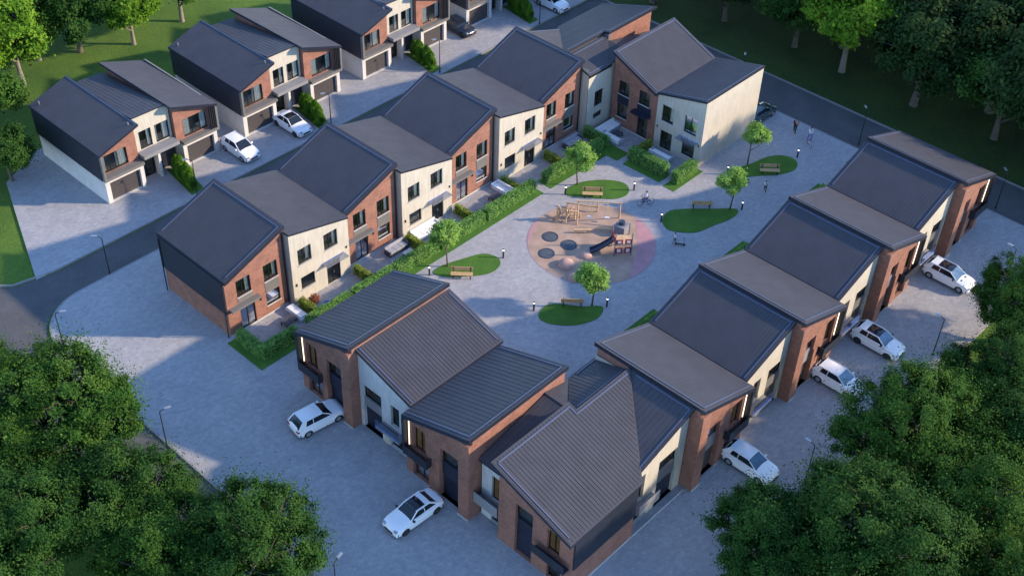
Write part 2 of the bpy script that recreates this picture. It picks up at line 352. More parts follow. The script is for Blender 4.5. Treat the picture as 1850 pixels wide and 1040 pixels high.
def render_garden(w=6.16,d=9.1,zl=7.45,zr=5.95,low=False):
    t=empty('rendered_house')
    yf=-.35
    wins=[(.75,2.15,3.85,5.4),(3.5,4.95,3.82,5.45),(.85,2.3,1.2,2.45)]; dr=(3.6,5.05,.03,2.4)
    shell(t,w,yf,d-.25,zl-.16,zr-.16,M['render'],wins+[dr])
    window(t,*wins[0],yf+.14,mull=(.42,),curtain=[(.7,.97)]); window(t,*wins[1],yf+.14,mull=(.42,),curtain=[(.74,.97)]); window(t,*wins[2],yf+.14,mull=())
    door(t,*dr,yf+.14)
    b=MB(); b.box(3.1,5.45,yf-.8,yf-.002,2.62,2.67,M['canglass']); b.build('glass_canopy',t)
    b=MB(); b.tube([(.35,yf-.06,1.9),(.35,yf-.06,2.15)],.05,8,M['darkmetal']); b.build('wall_light',t)
    b=MB(); b.tube([(w-.35,yf-.06,2.9),(w-.35,yf-.06,3.1)],.05,8,M['darkmetal']); b.build('wall_light',t)
    zf=lambda x,y:zl+(zr-zl)*x/w
    roof(t,[(0,yf-.06),(w+.05,yf-.06),(w+.05,d),(0,d)],zf,.16,(1,0),.30,[],rib=(.015,.018))
    return t
# ---- row B / C style (street facade with garages) ---------------------------
def brick_street(mir=False,w=6.55,d=9.85,zl=5.97,zr=8.3,gar='navy',panel='navy',pitch=.4,ribs=(.028,.022)):
    t=empty('brick_townhouse'); mm=w if mir else None
    yf=.4
    op=(w-3.1,w-1.15,.0,4.95); cw=(.75,2.0,2.75,5.2); dr=(.7,2.3,.02,2.25)
    shell(t,w,yf,d-.3,zl-.32,zr-.32,M['brick'],[op,cw,dr],mir=mm,depth=.35)
    window(t,op[0],op[1],3.6,4.95,yf+.3,mm,mull=(),sill=False)
    b=MB(mm); b.box(op[0],op[1],yf+.2,yf+.34,2.25,3.55,M[panel]); b.build('spandrel_panel',t)
    garage(t,op[0],op[1],0,2.25,yf+.3,M[gar],mm)
    window(t,*cw,yf+.3,mm,mull=(.5,),style='lit',sill=False)
    door(t,*dr,yf+.3,mm)
    b=MB(mm); b.box(w-1.0,w-.015,yf-.36,yf-.002,0,zr-.75,M['brick']); b.build('brick_pier',t)
    b=MB(mm); b.box(w-1.05,w-.01,yf-.42,yf-.37,0,.1,M['sill']); b.build('pier_base',t); b=MB(mm); b.box(w-3.6,w-3.15,yf-.14,yf-.1,0,.1,M['sill']); b.build('pier_base',t)
    b=MB(mm); b.box(w-3.6,w-3.12,yf-.1,yf-.002,.12,3.4,M['brick']); b.build('brick_pier',t)
    b=MB(mm); b.box(.02,.2,yf-.42,yf-.002,2.3,zl-.35,M['darkclad']); b.build('side_fin',t)
    b=MB(mm); b.box(.36,.41,yf-.07,yf-.02,2.95,zl-.36,M['led']); b.build('light_strip',t)
    b=MB(mm); b.box(.21,2.6,yf-.55,yf-.003,2.3,2.42,M['darkclad']); b.box(.21,2.6,yf-.55,yf-.50,2.425,3.15,M['darkclad']); b.box(2.55,2.6,yf-.495,yf-.003,2.425,3.15,M['darkclad']); b.build('balcony',t)
    zf=lambda x,y:zl+(zr-zl)*x/w
    roof(t,[(0,0),(w+.05,0),(w+.05,d),(0,d)],zf,.34,(1,0),pitch,[((.3,.35),(w-.3,.35)),((w-.3,.39),(w-.3,d-.39)),((.3,d-.35),(w-.3,d-.35))],rib=ribs,mir=mm)
    return t
def render_street(mir=False,w=5.8,d=9.85,zl=7.75,zr=6.05,gar='navy',panel='greyl',pitch=.3,ribs=(.03,.024),mat='white',yr=.72):
    t=empty('rendered_townhouse'); mm=w if mir else None
    yf=yr+.18
    op=(.35,2.35,0,4.45); tw=(3.35,4.25,2.35,4.45)
    shell(t,w,yf,d-.3,zl-.26,zr-.26,M[mat],[op,tw,(3.2,4.9,.02,1.95)],mir=mm,depth=.3)
    window(t,op[0],op[1],3.1,4.45,yf+.25,mm,mull=(),sill=False)
    b=MB(mm); b.box(op[0],op[1],yf+.12,yf+.28,2.2,3.08,M[panel]); b.build('spandrel_panel',t)
    garage(t,op[0],op[1],0,2.2,yf+.26,M[gar],mm)
    window(t,*tw,yf+.25,mm,mull=(),sill=False); door(t,3.2,4.9,.02,1.95,yf+.25,mm)
    b=MB(mm); b.box(2.5,4.95,yf-.8,yf-.002,1.98,2.1,M['greyl']); b.box(2.5,4.95,yf-.8,yf-.75,2.105,2.95,M['canglass']); b.box(2.5,4.95,yf-.81,yf-.74,2.955,3.0,M['darkmetal']); b.build('balcony',t)
    b=MB(mm); b.box(2.6,3.1,yf-.06,yf-.003,0,.75,M['render']); b.build('plinth',t)
    zf=lambda x,y:zl+(zr-zl)*x/w
    roof(t,[(0,yr),(w,yr),(w,d),(0,d)],zf,.24,(1,0),pitch,[((.1,yr+.3),(w-.1,yr+.3)),((.3,d-.35),(w-.3,d-.35))]+([((.25,yr+.34),(.25,d-.4))] if mir else []),rib=ribs,mir=mm)
    return t
def place(o,x,y,rz,label,group,cat='house'):
    o.location=(x,y,0); o.rotation_euler=(0,0,rz); tag(o,label,cat,group); return o
# ---------------- row A
PA=12.266
gA='terrace houses facing the courtyard'
a=brick_garden(); place(a,0,0,0,'brick terrace house at the left end, its gable side clad in dark metal above brick',gA)
src=copy_tree(a)
b=MB(); zc=5.9-.3
b.box(-.14,-.002,.3,8.85,2.45,zc+.02,M['darkclad']); b.build('gable_cladding',a)
b=MB(); b.tube([(-.2,.35,0),(-.2,.35,5.5)],.05,8,M['darkmetal']); b.build('downpipe',a)
b=MB(); b.tube([(-.2,8.75,0),(-.2,8.75,5.5)],.05,8,M['darkmetal']); b.build('downpipe',a)
place(src,PA,0,0,'brick terrace house between the two cream houses nearest the left end of the row',gA)
c=copy_tree(src); place(c,2*PA,0,0,'brick terrace house',gA)
c['label']='brick terrace house third from the left end, white sofa on its patio'
c=copy_tree(src); place(c,3*PA,0,0,'brick terrace house fourth from the left end, joined to the pale corner building',gA)
a=render_garden(); place(a,6.1,0,0,'cream terrace house nearest the left end, with a red shrub on its patio',gA)
c=copy_tree(a); place(c,6.1+PA,0,0,'cream terrace house with the big white outdoor sofa behind a young tree',gA)
c=copy_tree(a); place(c,6.1+2*PA,0,0,'cream terrace house with an empty patio, third cream front from the left',gA)
# ---------------- row E (faces -x)
gE='end block across the courtyard'
def brick_E(w=5.6,d=9.7):
    t=empty('brick_house'); yf=.5
    wins=[(.75,2.05,3.7,5.2),(3.3,4.6,3.7,5.2),(.75,2.05,1.1,2.6)]; dr=(3.4,4.65,.03,2.15); zl,zr=8.3,5.95
    shell(t,w,yf,d-.3,zl-.3,zr-.3,M['brick'],wins+[dr])
    for q,m in zip(wins,((.5,),(.5,),())): window(t,*q,yf+.14,mull=m)
    door(t,*dr,yf+.14)
    b=MB(); b.box(.7,2.1,yf-.03,yf+.1,2.66,3.62,M['navy']); b.build('spandrel_panel',t)
    b=MB(); b.box(3.2,4.9,yf-.03,yf-.001,2.45,3.6,M['navy']); b.build('spandrel_panel',t)
    b=MB(); b.box(2.95,4.95,yf-.8,yf-.035,2.75,2.95,M['navy']); b.build('door_canopy',t)
    b=MB(); b.box(.012,w-.012,yf-.05,yf-.003,0,.12,M['sill']); b.build('plinth',t)
    zf=lambda x,y:zl+(zr-zl)*x/w
    roof(t,[(0,0),(w,0),(w,d),(0,d)],zf,.3,(1,0),.3,[((.2,.3),(w-.1,.3)),((.3,.34),(.3,d-.3)),((.1,d-.3),(w-.1,d-.3))],rib=(.015,.018))
    return t
def render_E(w=5.6,d=9.7):
    t=empty('rendered_house'); yf=.35; zl,zr=5.97,7.4
    wins=[(.65,2.05,3.15,4.9),(3.35,4.8,3.12,4.9),(3.4,4.85,.6,2.15)]; dr=(.75,2.15,.03,2.05)
    shell(t,w,yf,d-.1,zl-.2,zr-.2,M['render'],wins+[dr])
    for q,m in zip(wins,((.5,),(.5,),())): window(t,*q,yf+.14,mull=m,curtain=[(.62,.95)] if m else None)
    door(t,*dr,yf+.14)
    b=MB(); b.box(3.0,5.2,yf-.85,yf-.002,2.5,2.56,M['canglass']); b.build('glass_canopy',t)
    for xx in (.3,5.3):
        b=MB(); b.tube([(xx,yf-.06,2.2),(xx,yf-.06,2.42)],.05,8,M['darkmetal']); b.build('wall_light',t)
    zf=lambda x,y:zl+(zr-zl)*x/w
    roof(t,[(0,.2),(w+.05,.2),(w+.05,d),(0,d)],zf,.2,(1,0),.3,[((.1,.45),(w-.2,.45)),((w-.2,.49),(w-.2,d-.25))],rib=(.015,.018))
    return t
place(brick_E(),46.0,-.9,-PI/2,'brick house in the inner corner of the courtyard, grey roof, navy panels between its windows',gE)
place(render_E(),46.1,-6.5,-PI/2,'cream end house with a blank side wall facing the courtyard trees and navy roof',gE)
# ---------------- row C (faces -x)
gC='garage fronted townhouses at the lower left'
ch=brick_street(False,w=6.15,d=10.2); place(ch,.2,-8.15,-PI/2,'brick townhouse at the left end of the lower row, nearest the hedged garden corner',gC)
ch=render_street(False,w=5.7,d=10.2,zl=7.75,zr=6.1); place(ch,.2,-14.3,-PI/2,'white townhouse under the ribbed grey roof, between two brick fronts with navy garages',gC)
ch=brick_street(False,w=6.6,d=10.0); place(ch,.0,-20.0,-PI/2,'brick townhouse behind the white saloon car, navy roof above its lit window',gC)
# ---------------- row B (faces -y)
PB=12.507; gB='garage fronted townhouses on the right'
bb=brick_street(True,gar='garage',panel='greyl',pitch=.3,ribs=(.015,.018),zl=5.98,zr=8.3)
wb=render_street(True,w=5.9,gar='garage',panel='grey',pitch=.3,ribs=(.015,.018),mat='render',zl=7.98,zr=6.0,yr=.82)
lb=['brick townhouse with a flat grey roof nearest the camera in the right hand row','brick townhouse with the second grey roof from the camera, above the second white hatchback','brick townhouse beside the white car that has a black roof and bonnet vents','brick townhouse at the far end of the right hand row beside the road']
lw=['cream gabled townhouse between the first and second grey roofs of the right hand row','cream gabled townhouse between the second and third grey roofs, above the black roofed crossover','cream gabled townhouse between the third and last grey roofs of the right hand row']
for i in range(4):
    o=bb if i==0 else copy_tree(bb); place(o,13.2+i*PB,-36.2,0,lb[i],gB)
for i in range(3):
    o=wb if i==0 else copy_tree(wb); place(o,19.8+i*PB,-36.2,0,lw[i],gB)
# ---------------- corner building (local = world + (0,36)); a turned copy closes the far corner
def corner():
    t=empty('corner_house'); S=(8.3-5.95)/7.0
    zg=lambda x,y:5.95+(y-.1)*S
    zb=lambda x,y:5.95+(x-7.0)/6.3*2.05
    yw=.65  # blue part facade
    vx,vy=13.2,6.4
    # walls: brick block west part
    b=MB()
    X0,X1=.45,7.0; Y0,Y1=.35,6.95
    def face(o,h,m,depth=.3):
        b.holed(o,h,0,depth,m)
    # west facade (faces -x): build in yz then rotate
    wf=MB(); L=Y1-Y0   # local u from 0 (at y=Y1) to L (at y=Y0)
    ztop=lambda u:zg(0,Y1-u)-.3
    holes=[(1.55,3.1,0.02,5.0),(4.4,5.5,2.75,4.9),(4.5,5.7,.02,2.2)]
    wf.holed([(0,0),(L,0),(L,ztop(L)),(0,ztop(0))],holes,0,.3,M['brick'])
    rot=lambda p:(X0+p[1],Y1-p[0],p[2])
    wf.v=[rot(p) for p in wf.v]
    wf.add([(X0,Y1,0),(X1,Y1,0),(X1,Y1,ztop(0)),(X0,Y1,ztop(0)),(X0,Y0,0),(X1,Y0,0),(X1,Y0,ztop(L)),(X0,Y0,ztop(L))],[(0,1,2,3),(4,7,6,5)],M['brick'])
    wf.build('brick_wall',t,recalc=False)
    # windows on west face: temp child empties not allowed -> bake by transform
    def west(fn):
        before=set(COL.objects); o=fn(); new=[q for q in COL.objects if q not in before]
        for q in new:
            for v in q.data.vertices: v.co=Vector(rot(v.co))
        return o
    west(lambda:window(t,1.55,3.1,3.6,5.0,.25,mull=(),sill=False))
    west(lambda:garage(t,1.55,3.1,0.02,3.4,.25,M['navy'],n=7))
    west(lambda:window(t,4.4,5.5,2.75,4.9,.25,mull=(.5,),style='lit',sill=False))
    west(lambda:door(t,4.5,5.7,.02,2.2,.25))
    def balc(u0,u1,z0,z1,m):
        b=MB(); b.box(u0,u1,-.6,-.003,z0,z0+.12,m); b.box(u0,u1,-.6,-.55,z0+.125,z1,m); return b
    o=balc(3.5,6.4,2.3,3.1,M['darkclad']); o.v=[rot(p) for p in o.v]; o.build('balcony',t)
    b=MB(); b.box(X0+.1,X1,Y0-.12,Y0-.002,2.45,5.6,M['darkclad']); b.build('gable_cladding',t)
    b=MB(); b.box(X0,X1+5.9,Y0-.06,Y0-.003,0,.1,M['sill']); b.build('plinth',t)
    # white front under the blue roof (faces -y)
    f=MB(); xa,xb=7.01,13.1
    op=(10.15,12.3,0,4.75); tw=(7.7,8.6,2.4,4.9); dd=(7.5,9.3,.02,2.0)
    f.holed([(xa,0),(xb,0),(xb,zb(xb,0)-.26),(xa,zb(xa,0)-.26)],[op,tw,dd],yw+.25,.3,M['render'])
    f.add([(xb,yw+.25,0),(xb,9.4,0),(xb,9.4,7.3),(xb,yw+.25,7.6)],[(0,1,2,3)],M['render'])
    f.build('rendered_wall',t,recalc=False)
    window(t,10.15,12.3,3.5,4.75,yw+.5,mull=(),sill=False); window(t,*tw,yw+.5,mull=(),sill=False); door(t,*dd,yw+.5)
    b=MB(); b.box(10.15,12.3,yw+.4,yw+.55,2.2,3.45,M['grey']); b.build('spandrel_panel',t)
    garage(t,10.15,12.3,0,2.18,yw+.5,M['navy'])
    b=MB(); b.box(7.3,9.6,yw-.5,yw+.24,2.05,2.17,M['greyl']); b.box(7.3,9.6,yw-.5,yw-.45,2.175,3.0,M['greyl']); b.build('balcony',t)
    # recess between brick town house and this block (faces -x)
    r=MB(); zr_=lambda x,y:5.9+(x-.9)/6.6*1.45
    xr=1.25; u0,u1=Y1+.002,9.3
    loc=lambda p:(xr+p[1],u1-p[0],p[2])
    r.holed([(0,0),(u1-u0,0),(u1-u0,5.68),(0,5.68)],[(.95,2.0,2.35,4.75),(.95,2.0,.02,2.05)],0,.25,M['white'])
    r.v=[loc(p) for p in r.v]; r.build('recessed_wall',t,recalc=False)
    def west2(fn):
        before=set(COL.objects); o=fn(); new=[q for q in COL.objects if q not in before]
        for q in new:
            for v in q.data.vertices: v.co=Vector(loc(v.co))
    west2(lambda:window(t,.95,2.0,2.35,4.75,.2,mull=(.5,),style='lit',sill=False)); west2(lambda:door(t,.95,2.0,.02,2.05,.2))
    b=MB(); b.box(-.05,2.2,-.8,-.003,1.9,2.02,M['greyl']); b.box(-.05,2.2,-.8,-.75,2.025,2.9,M['greyl']); b.v=[loc(p) for p in b.v]; b.build('balcony',t)
    # courtyard side walls
    k=MB(); cm=M['render']
    k.holed([(0,0),(3.6,0),(3.6,6.35),(0,6.35)],[(1.1,2.4,2.7,4.4),(1.1,2.4,1.3,1.9)],0,.16,cm)   # faces +y (courtyard), u runs -x
    lc=lambda p:(13.1-p[0],9.45-p[1],p[2])
    k.v=[lc(p) for p in k.v]; k.build('courtyard_wall',t,recalc=False)
    def court(fn):
        before=set(COL.objects); o=fn(); new=[q for q in COL.objects if q not in before]
        for q in new:
            for v in q.data.vertices: v.co=Vector(lc(v.co))
    court(lambda:window(t,1.1,2.4,2.7,4.4,.14,mull=(.5,))); court(lambda:window(t,1.1,2.4,1.3,1.9,.14,mull=()))
    # high band wall along the upper edge of the grey plane (faces +y)
    q=MB(); q.add([(7.02,Y1,5.5),(7.3,Y1,5.5),(7.3,Y1,8.0),(7.02,Y1,8.0),(7.3,Y1-.7,5.5),(7.3,Y1-.7,7.85),(13.15,Y1-.7,5.5),(13.15,Y1-.7,7.8)],[(0,1,2,3),(1,4,5,2),(4,6,7,5)],M['grey']); q.build('upper_wall',t,recalc=False)
    # roofs
    pg=[(-.3,0.02),(7.0,0.02),(vx,vy),(7.4,6.4),(7.4,7.1),(-.3,7.1)]
    roof(t,pg,zg,.26,(0,1),.30,[((.05,.45),(.05,6.7)),((.1,6.75),(7.1,6.75)),((7.1,6.75),(7.1,6.1)),((7.15,6.1),(12.6,6.1))],rib=(.03,.024))
    pb=[(7.05,yw),(13.25,yw),(13.25,vy+.0)]
    roof(t,pb,zb,.2,(1,0),.4,[((7.6,yw+.25),(12.95,yw+.25)),((12.95,yw+.3),(12.95,5.6))],rib=(.015,.018))
    roof(t,[(.9,7.12),(7.5,7.12),(7.5,9.3),(.9,9.3)],zr_,.16,(1,0),.4,[],rib=(.015,.018))
    # small courtyard roof: valley from (7.5,7.1,7.5) to (10.9,10.1,6.6)
    zs=lambda x,y:7.5-(y-7.1)*.3
    roof(t,[(7.5,6.45),(13.2,6.45),(13.2,9.6),(10.4,9.6),(7.5,7.1)],zs,.12,(0,1),.35,[((7.9,6.75),(13.0,6.75)),((10.9,9.35),(13.0,9.35))],rib=(.028,.022))
    zt=lambda x,y:7.42-(x-7.5)*.235
    roof(t,[(7.5,7.1),(10.4,9.6),(7.5,9.6)],zt,.12,(1,0),.4,[],rib=(.01,.01))
    b=MB(); b.box(7.5,9.55,9.35,9.45,0,6.7,cm); b.build('courtyard_wall',t)
    return t
cr=corner(); place(cr,0,-36,0,'bottom corner house, its big ribbed grey roof meeting a navy roof along a valley','corner houses where two rows meet')
c2=copy_tree(cr); place(c2,56.0,8.8,PI,'corner house behind the fourth brick gable, its cream recessed wall facing the far corner patio','corner houses where two rows meet')
# ---------------- row D blocks
gD='detached blocks along the rear road'
def dblock():
    t=empty('house_block')
    # local origin x=0 at world 3.0, y=0 at world 22.0
    zl=lambda x,y:5.6+(x+.1)/4.1*1.35
    zc=lambda x,y:7.25-.11*y-(x-4)*.02
    zr=lambda x,y:7.2-(x-7.6)/4.9*1.75-.02*y
    D=11.4
    # lower white base, left
    b=MB(); b.holed([(.1,0),(4.15,0),(4.15,2.6),(.1,2.6)],[(.55,3.75,.02,2.1)],.35,.4,M['white'])
    b.add([(.1,.35,0),(.1,D,0),(.1,D,2.6),(.1,.35,2.6),(4.15,.35,0),(4.15,D,0),(4.15,D,2.6),(4.15,.35,2.6)],[(0,1,2,3),(4,7,6,5),(1,5,6,2)],M['white'])
    b.holed([(8.55,0),(12.4,0),(12.4,2.6),(8.55,2.6)],[(8.95,12.0,.02,2.1)],.35,.4,M['white'])
    b.add([(8.55,.35,0),(8.55,D,0),(8.55,D,2.6),(8.55,.35,2.6),(12.4,.35,0),(12.4,D,0),(12.4,D,2.6),(12.4,.35,2.6)],[(0,1,2,3),(4,7,6,5),(1,5,6,2)],M['white'])
    b.box(5.95,6.2,.6,1.4,0,2.95,M['white'])
    b.build('ground_floor_wall',t,recalc=False)
    garage(t,.55,3.75,.02,2.1,.65,M['garage']); garage(t,8.95,12.0,.02,2.1,.65,M['garage'])
    door(t,4.3,5.9,.02,2.7,1.6); 
    garage(t,6.25,8.4,.02,2.7,1.6,M['navy'])
    # upper left grey frame shell
    g=MB()
    za=lambda x:zl(x,0)-.02
    g.box(-.06,4.1,-.1,D,2.62,2.9,M['grey'])
    g.prism([(-.06,-.1,2.9),(.14,-.1,2.9),(.14,-.1,za(.14)),(-.06,-.1,za(-.06))],(0,.95,0),M['grey'])
    g.prism([(-.055,.85,2.9),(.14,.85,2.9),(.14,.85,za(.14)),(-.055,.85,za(-.06))],(0,D-.9,0),M['darkclad'])
    g.build('upper_frame',t)
    sc=MB(); sc.box(-.13,-.065,.3,D-.1,2.62,5.5,M['darkclad']); sc.build('side_cladding',t)
    u=MB(); u.holed([(.15,2.91),(4.08,2.91),(4.08,zl(4.08,0)-.25),(.15,zl(.15,0)-.25)],[(.45,3.0,2.95,4.75)],.75,.12,M['brick'])
    u.add([(4.08,.75,2.6),(4.08,D,2.6),(4.08,D,6.5),(4.08,.75,6.5),(.15,D,2.6),(.15,D,5.2)],[(0,1,2,3),(1,4,5,2)],M['brick']); u.build('brick_wall',t,recalc=False)
    window(t,.45,3.0,2.95,4.75,.85,mull=(.3,.62),sill=False,curtain=[(.02,.14),(.56,.97)])
    roof(t,[(-.16,-.12),(4.15,-.12),(4.15,D+.1),(-.16,D+.1)],zl,.22,(1,0),.4,[((4.0,0),(4.0,D))],rib=(.015,.018))
    # centre
    c=MB(); c.holed([(4.16,2.95),(8.0,2.95),(8.0,zc(8.0,1)-.1),(4.16,zc(4.16,1)-.1)],[(4.6,5.9,3.45,5.35),(6.3,7.8,3.45,5.35)],1.0,.14,M['render']); c.build('rendered_wall',t,recalc=False)
    window(t,4.6,5.9,3.45,5.35,1.12,mull=(.6,),sill=False,curtain=[(.62,.95)]); window(t,6.3,7.8,3.45,5.35,1.12,mull=(.5,),sill=False,curtain=[(.05,.2),(.55,.97)])
    s=MB(); s.box(4.16,8.0,-.1,.99,3.05,3.4,M['greyl']); s.build('balcony_slab',t)
    roof(t,[(4.1,.85),(7.62,.85),(7.62,D),(4.1,D)],zc,.12,(0,1),.4,[],rib=(.015,.018))
    # right
    h=MB(); x0,x1=7.65,12.45
    h.box(8.45,12.5,-.1,D,2.62,2.9,M['grey'])
    h.prism([(12.28,-.1,2.9),(12.5,-.1,2.9),(12.5,-.1,zr(12.5,0)-.03),(12.28,-.1,zr(12.28,0)-.03)],(0,D,0),M['grey'])
    h.build('upper_frame',t)
    v=MB(); v.holed([(8.1,2.91),(12.27,2.91),(12.27,zr(12.27,1)-.25),(8.1,zr(8.1,1)-.25)],[(9.0,11.6,3.0,4.9)],.55,.12,M['brick'])
    v.add([(8.1,.55,2.6),(8.1,D,2.6),(8.1,D,6.7),(8.1,.55,6.85)],[(0,1,2,3)],M['brick'])
    v.build('brick_wall',t,recalc=False)
    window(t,9.0,11.6,3.0,4.9,.65,mull=(.38,.72),sill=False,curtain=[(.02,.3),(.74,.97)])
    sl=MB()
    for k in range(3): sl.box(11.7+k*.2,11.78+k*.2,-.02,.1,2.92,zr(12,0)-.25,M['darkmetal'])
    sl.build('slatted_screen',t)
    roof(t,[(7.6,-.12),(12.55,-.12),(12.55,D+.1),(7.6,D+.1)],zr,.25,(1,0),.4,[],rib=(.015,.018))
    vt=MB(); vt.tube([(.5,10.6,5.8),(.5,10.6,6.15)],.06,8,M['rim']); vt.build('roof_vent',t)
    vt=MB(); vt.tube([(3.6,.6,6.8),(3.6,.6,7.1)],.06,8,M['rim']); vt.build('roof_vent',t)
    return t
PD=15.42
d0=dblock()
ld=['detached three part block of houses at the far left, open yard at its side','detached three part block behind the white estate car and the black roofed saloon','detached three part block with the dark blue car at its right side','detached block cut by the top edge of the picture, garage beside the dark blue car']
for i in range(4):
    o=d0 if i==0 else copy_tree(d0); place(o,3.0+i*PD,22.05,0,ld[i],gD,'building')
# ------------------------------------------------------------------ ground
def sheet(name,poly,z,mat,thick=0,kind='structure'):
    b=MB()
    if thick: b.slab(poly,lambda x,y:z,thick,mat)
    else:
        tri=tessellate_polygon([[Vector((x,y,0)) for x,y in poly]]); b.add([(x,y,z) for x,y in poly],[tuple(t) for t in tri],mat)
    o=b.build(name)
    if kind: o['kind']=kind
    return o
def arc(cx,cy,r,a0,a1,n=12): return [(cx+r*math.cos(R(a0+(a1-a0)*i/n)),cy+r*math.sin(R(a0+(a1-a0)*i/n))) for i in range(n+1)]
g=sheet('grass_ground',[(-260,-260),(320,-260),(320,320),(-260,320)],-.14,M['grass'])
sheet('road',[(-17,-90),(-10.4,-90),(-10.4,8.6)]+arc(-5.4,8.9,5.2,180,90)[1:]+[(58.5,14.1),(60.6,12),(60.6,-90),(66,-90),(66,17.4),(-5.5,17.4),(-9,18.2),(-12,21),(-14,27),(-14,60),(-19,60),(-19,22),(-17,12)],-.12,M['road'])
pav=[(-10.3,-90),(-10.3,8.6)]+arc(-5.4,8.9,4.9,180,90)[1:]+[(58.5,13.8),(60.4,12),(60.4,-43.4),(19,-42.8),(8.5,-42.2),(5,-46),(4,-90)]
sheet('paved_yard',pav,0,M['paving'],.3)
sheet('rear_paved_yard',[(-7.2,17.7),(66,17.7),(66,34),(3,34.6),(-1.8,31.9)],0,M['paving'],.3)
M['park_shade']=groundmat('park_ground_painted_shade',[(.25,(.018,.045,.010)),(.5,(.03,.065,.014)),(.8,(.05,.08,.02))],4.,[(.3,(.6,.65,.6)),(.7,(1.25,1.15,1.))],.2,bump=.8)  # park grass with the tree shade painted in as a darker colour
sheet('park_ground_painted_shade',[(66.2,-200),(250,-200),(250,250),(66.2,250)],-.12,M['park_shade'])  # sheet carrying the painted shade beyond the road
kb=MB()
def kerbline(pts,w=.14,z=.02):
    for a,b_ in zip(pts[:-1],pts[1:]):
        L=math.hypot(b_[0]-a[0],b_[1]-a[1]); nx,ny=-(b_[1]-a[1])/L*w/2,(b_[0]-a[0])/L*w/2
        kb.slab([(a[0]+nx,a[1]+ny),(b_[0]+nx,b_[1]+ny),(b_[0]-nx,b_[1]-ny),(a[0]-nx,a[1]-ny)],lambda x,y:z,.16,M['kerb'])
kerbline([(-10.35,-60),(-10.35,8.6)]+arc(-5.4,8.9,4.95,180,90)[1:]+[(58.5,13.85),(60.45,12),(60.45,-60)])
kerbline([(66,17.6),(-5.5,17.6),(-9,18.4),(-12,21.2),(-13.8,27),(-13.8,60)]); kerbline([(66.1,-90),(66.1,60)])
o=kb.build('kerb'); o['kind']='structure'
# patios (structure) and lawns strips
sheet('patio',[(0.5,-2.9),(42.4,-2.9),(42.4,-.3),(0.5,-.3)],.004+.01,M['patio'])
sheet('far_patio',[(42.9,-1.2),(46.4,-1.2),(46.4,-12),(42.9,-12)],.014,M['patio'])
def lawn(poly,name='lawn',z=.03): sheet(name,poly,z,M['lawn'],.1)
lawn([(-.7,-.1),(-.7,-4.5),(2.9,-4.5),(32.6,-4.4),(32.6,-2.7),(.5,-2.8),(.5,-.1)])
lawn([(33.6,-4.4),(41.6,-4.6),(41.6,-5.9),(43.4,-5.9),(43.4,-2.7),(33.6,-2.7)])
lawn([(41.6,-6.6),(43.3,-6.6),(43.3,-11.0),(41.7,-11.0)]); lawn([(41.5,-11.6),(46.0,-11.6),(46.2,-12.9),(41.5,-12.9)])
for x0,x1 in ((20,27),(33,40),(45.5,52.5),(57.5,60)): lawn([(x0,-26.3),(x0,-21.9),(x1,-21.9),(x1,-26.3)])
for i in range(4): lawn([(9.2+i*PD,18.3),(10.6+i*PD,18.3),(11.3+i*PD,22.2),(9.9+i*PD,23.4)],'planting_strip')
def smoothpoly(p,n=4):
    q=[];L=len(p)
    for i in range(L):
        a,b_,c,d=[Vector(p[(i+k-1)%L]+(0,)) for k in range(4)]
        for k in range(n):
            t=k/n; v=.5*((2*b_)+(c-a)*t+(2*a-5*b_+4*c-d)*t*t+(3*b_-a-3*c+d)*t**3); q.append((v.x,v.y))
    return q
isl=[[(17.2,-5.4),(18.4,-5.3),(20.0,-5.8),(22.0,-6.6),(22.6,-7.7),(22.3,-8.6),(21.2,-9.0),(19.9,-8.6),(18.4,-7.4),(17.4,-6.4)],
[(34.2,-5.7),(35.5,-5.5),(36.9,-6.0),(38.4,-7.2),(39.2,-8.6),(38.8,-9.7),(37.7,-10.1),(36.4,-9.5),(35.0,-7.7),(34.0,-6.5)],
[(19.5,-15.6),(20.8,-15.2),(21.8,-15.8),(22.9,-17.4),(24.1,-18.5),(23.7,-19.1),(22.5,-19.3),(21.0,-18.7),(20.0,-17.8),(19.3,-16.6)],
[(37.5,-14.7),(38.9,-14.5),(40.2,-15.4),(41.7,-16.9),(43.4,-18.5),(43.2,-19.1),(41.9,-19.2),(40.0,-18.7),(37.9,-18.1),(36.6,-16.5),(36.7,-15.5)],
[(48.9,-14.9),(50.5,-15.4),(52.7,-15.9),(53.9,-16.7),(54.3,-17.8),(53.8,-18.7),(52.5,-19.0),(50.9,-18.3),(49.4,-17.1),(48.3,-16.3),(47.5,-15.2)]]
for p in isl: sheet('grass_island',smoothpoly(p),.05,M['lawn'],.12)
# playground surface
PC=(30.1,-12.4); PR=5.75
def disc(name,c,r,z,mat,n=64):
    return sheet(name,[(c[0]+r*math.cos(2*PI*i/n),c[1]+r*math.sin(2*PI*i/n)) for i in range(n)],z,mat)
disc('playground_edge',PC,PR+.08,.008,M['pgline']); disc('playground_surface',PC,PR,.014,M['pg'])
def seg(name,a0,a1,r0,z,mat):
    p=arc(PC[0],PC[1],PR-.03,a0,a1,16); ch=[p[-1],p[0]]; m=((p[0][0]+p[-1][0])/2,(p[0][1]+p[-1][1])/2)
    k=r0; m=(m[0]+(m[0]-PC[0])*k,m[1]+(m[1]-PC[1])*k)
    sheet(name,p+[m],z,mat)
seg('playground_pink_area',-105,-5,.12,.02,M['pgpink']); seg('playground_pink_area',95,140,.02,.02,M['pgpink'])
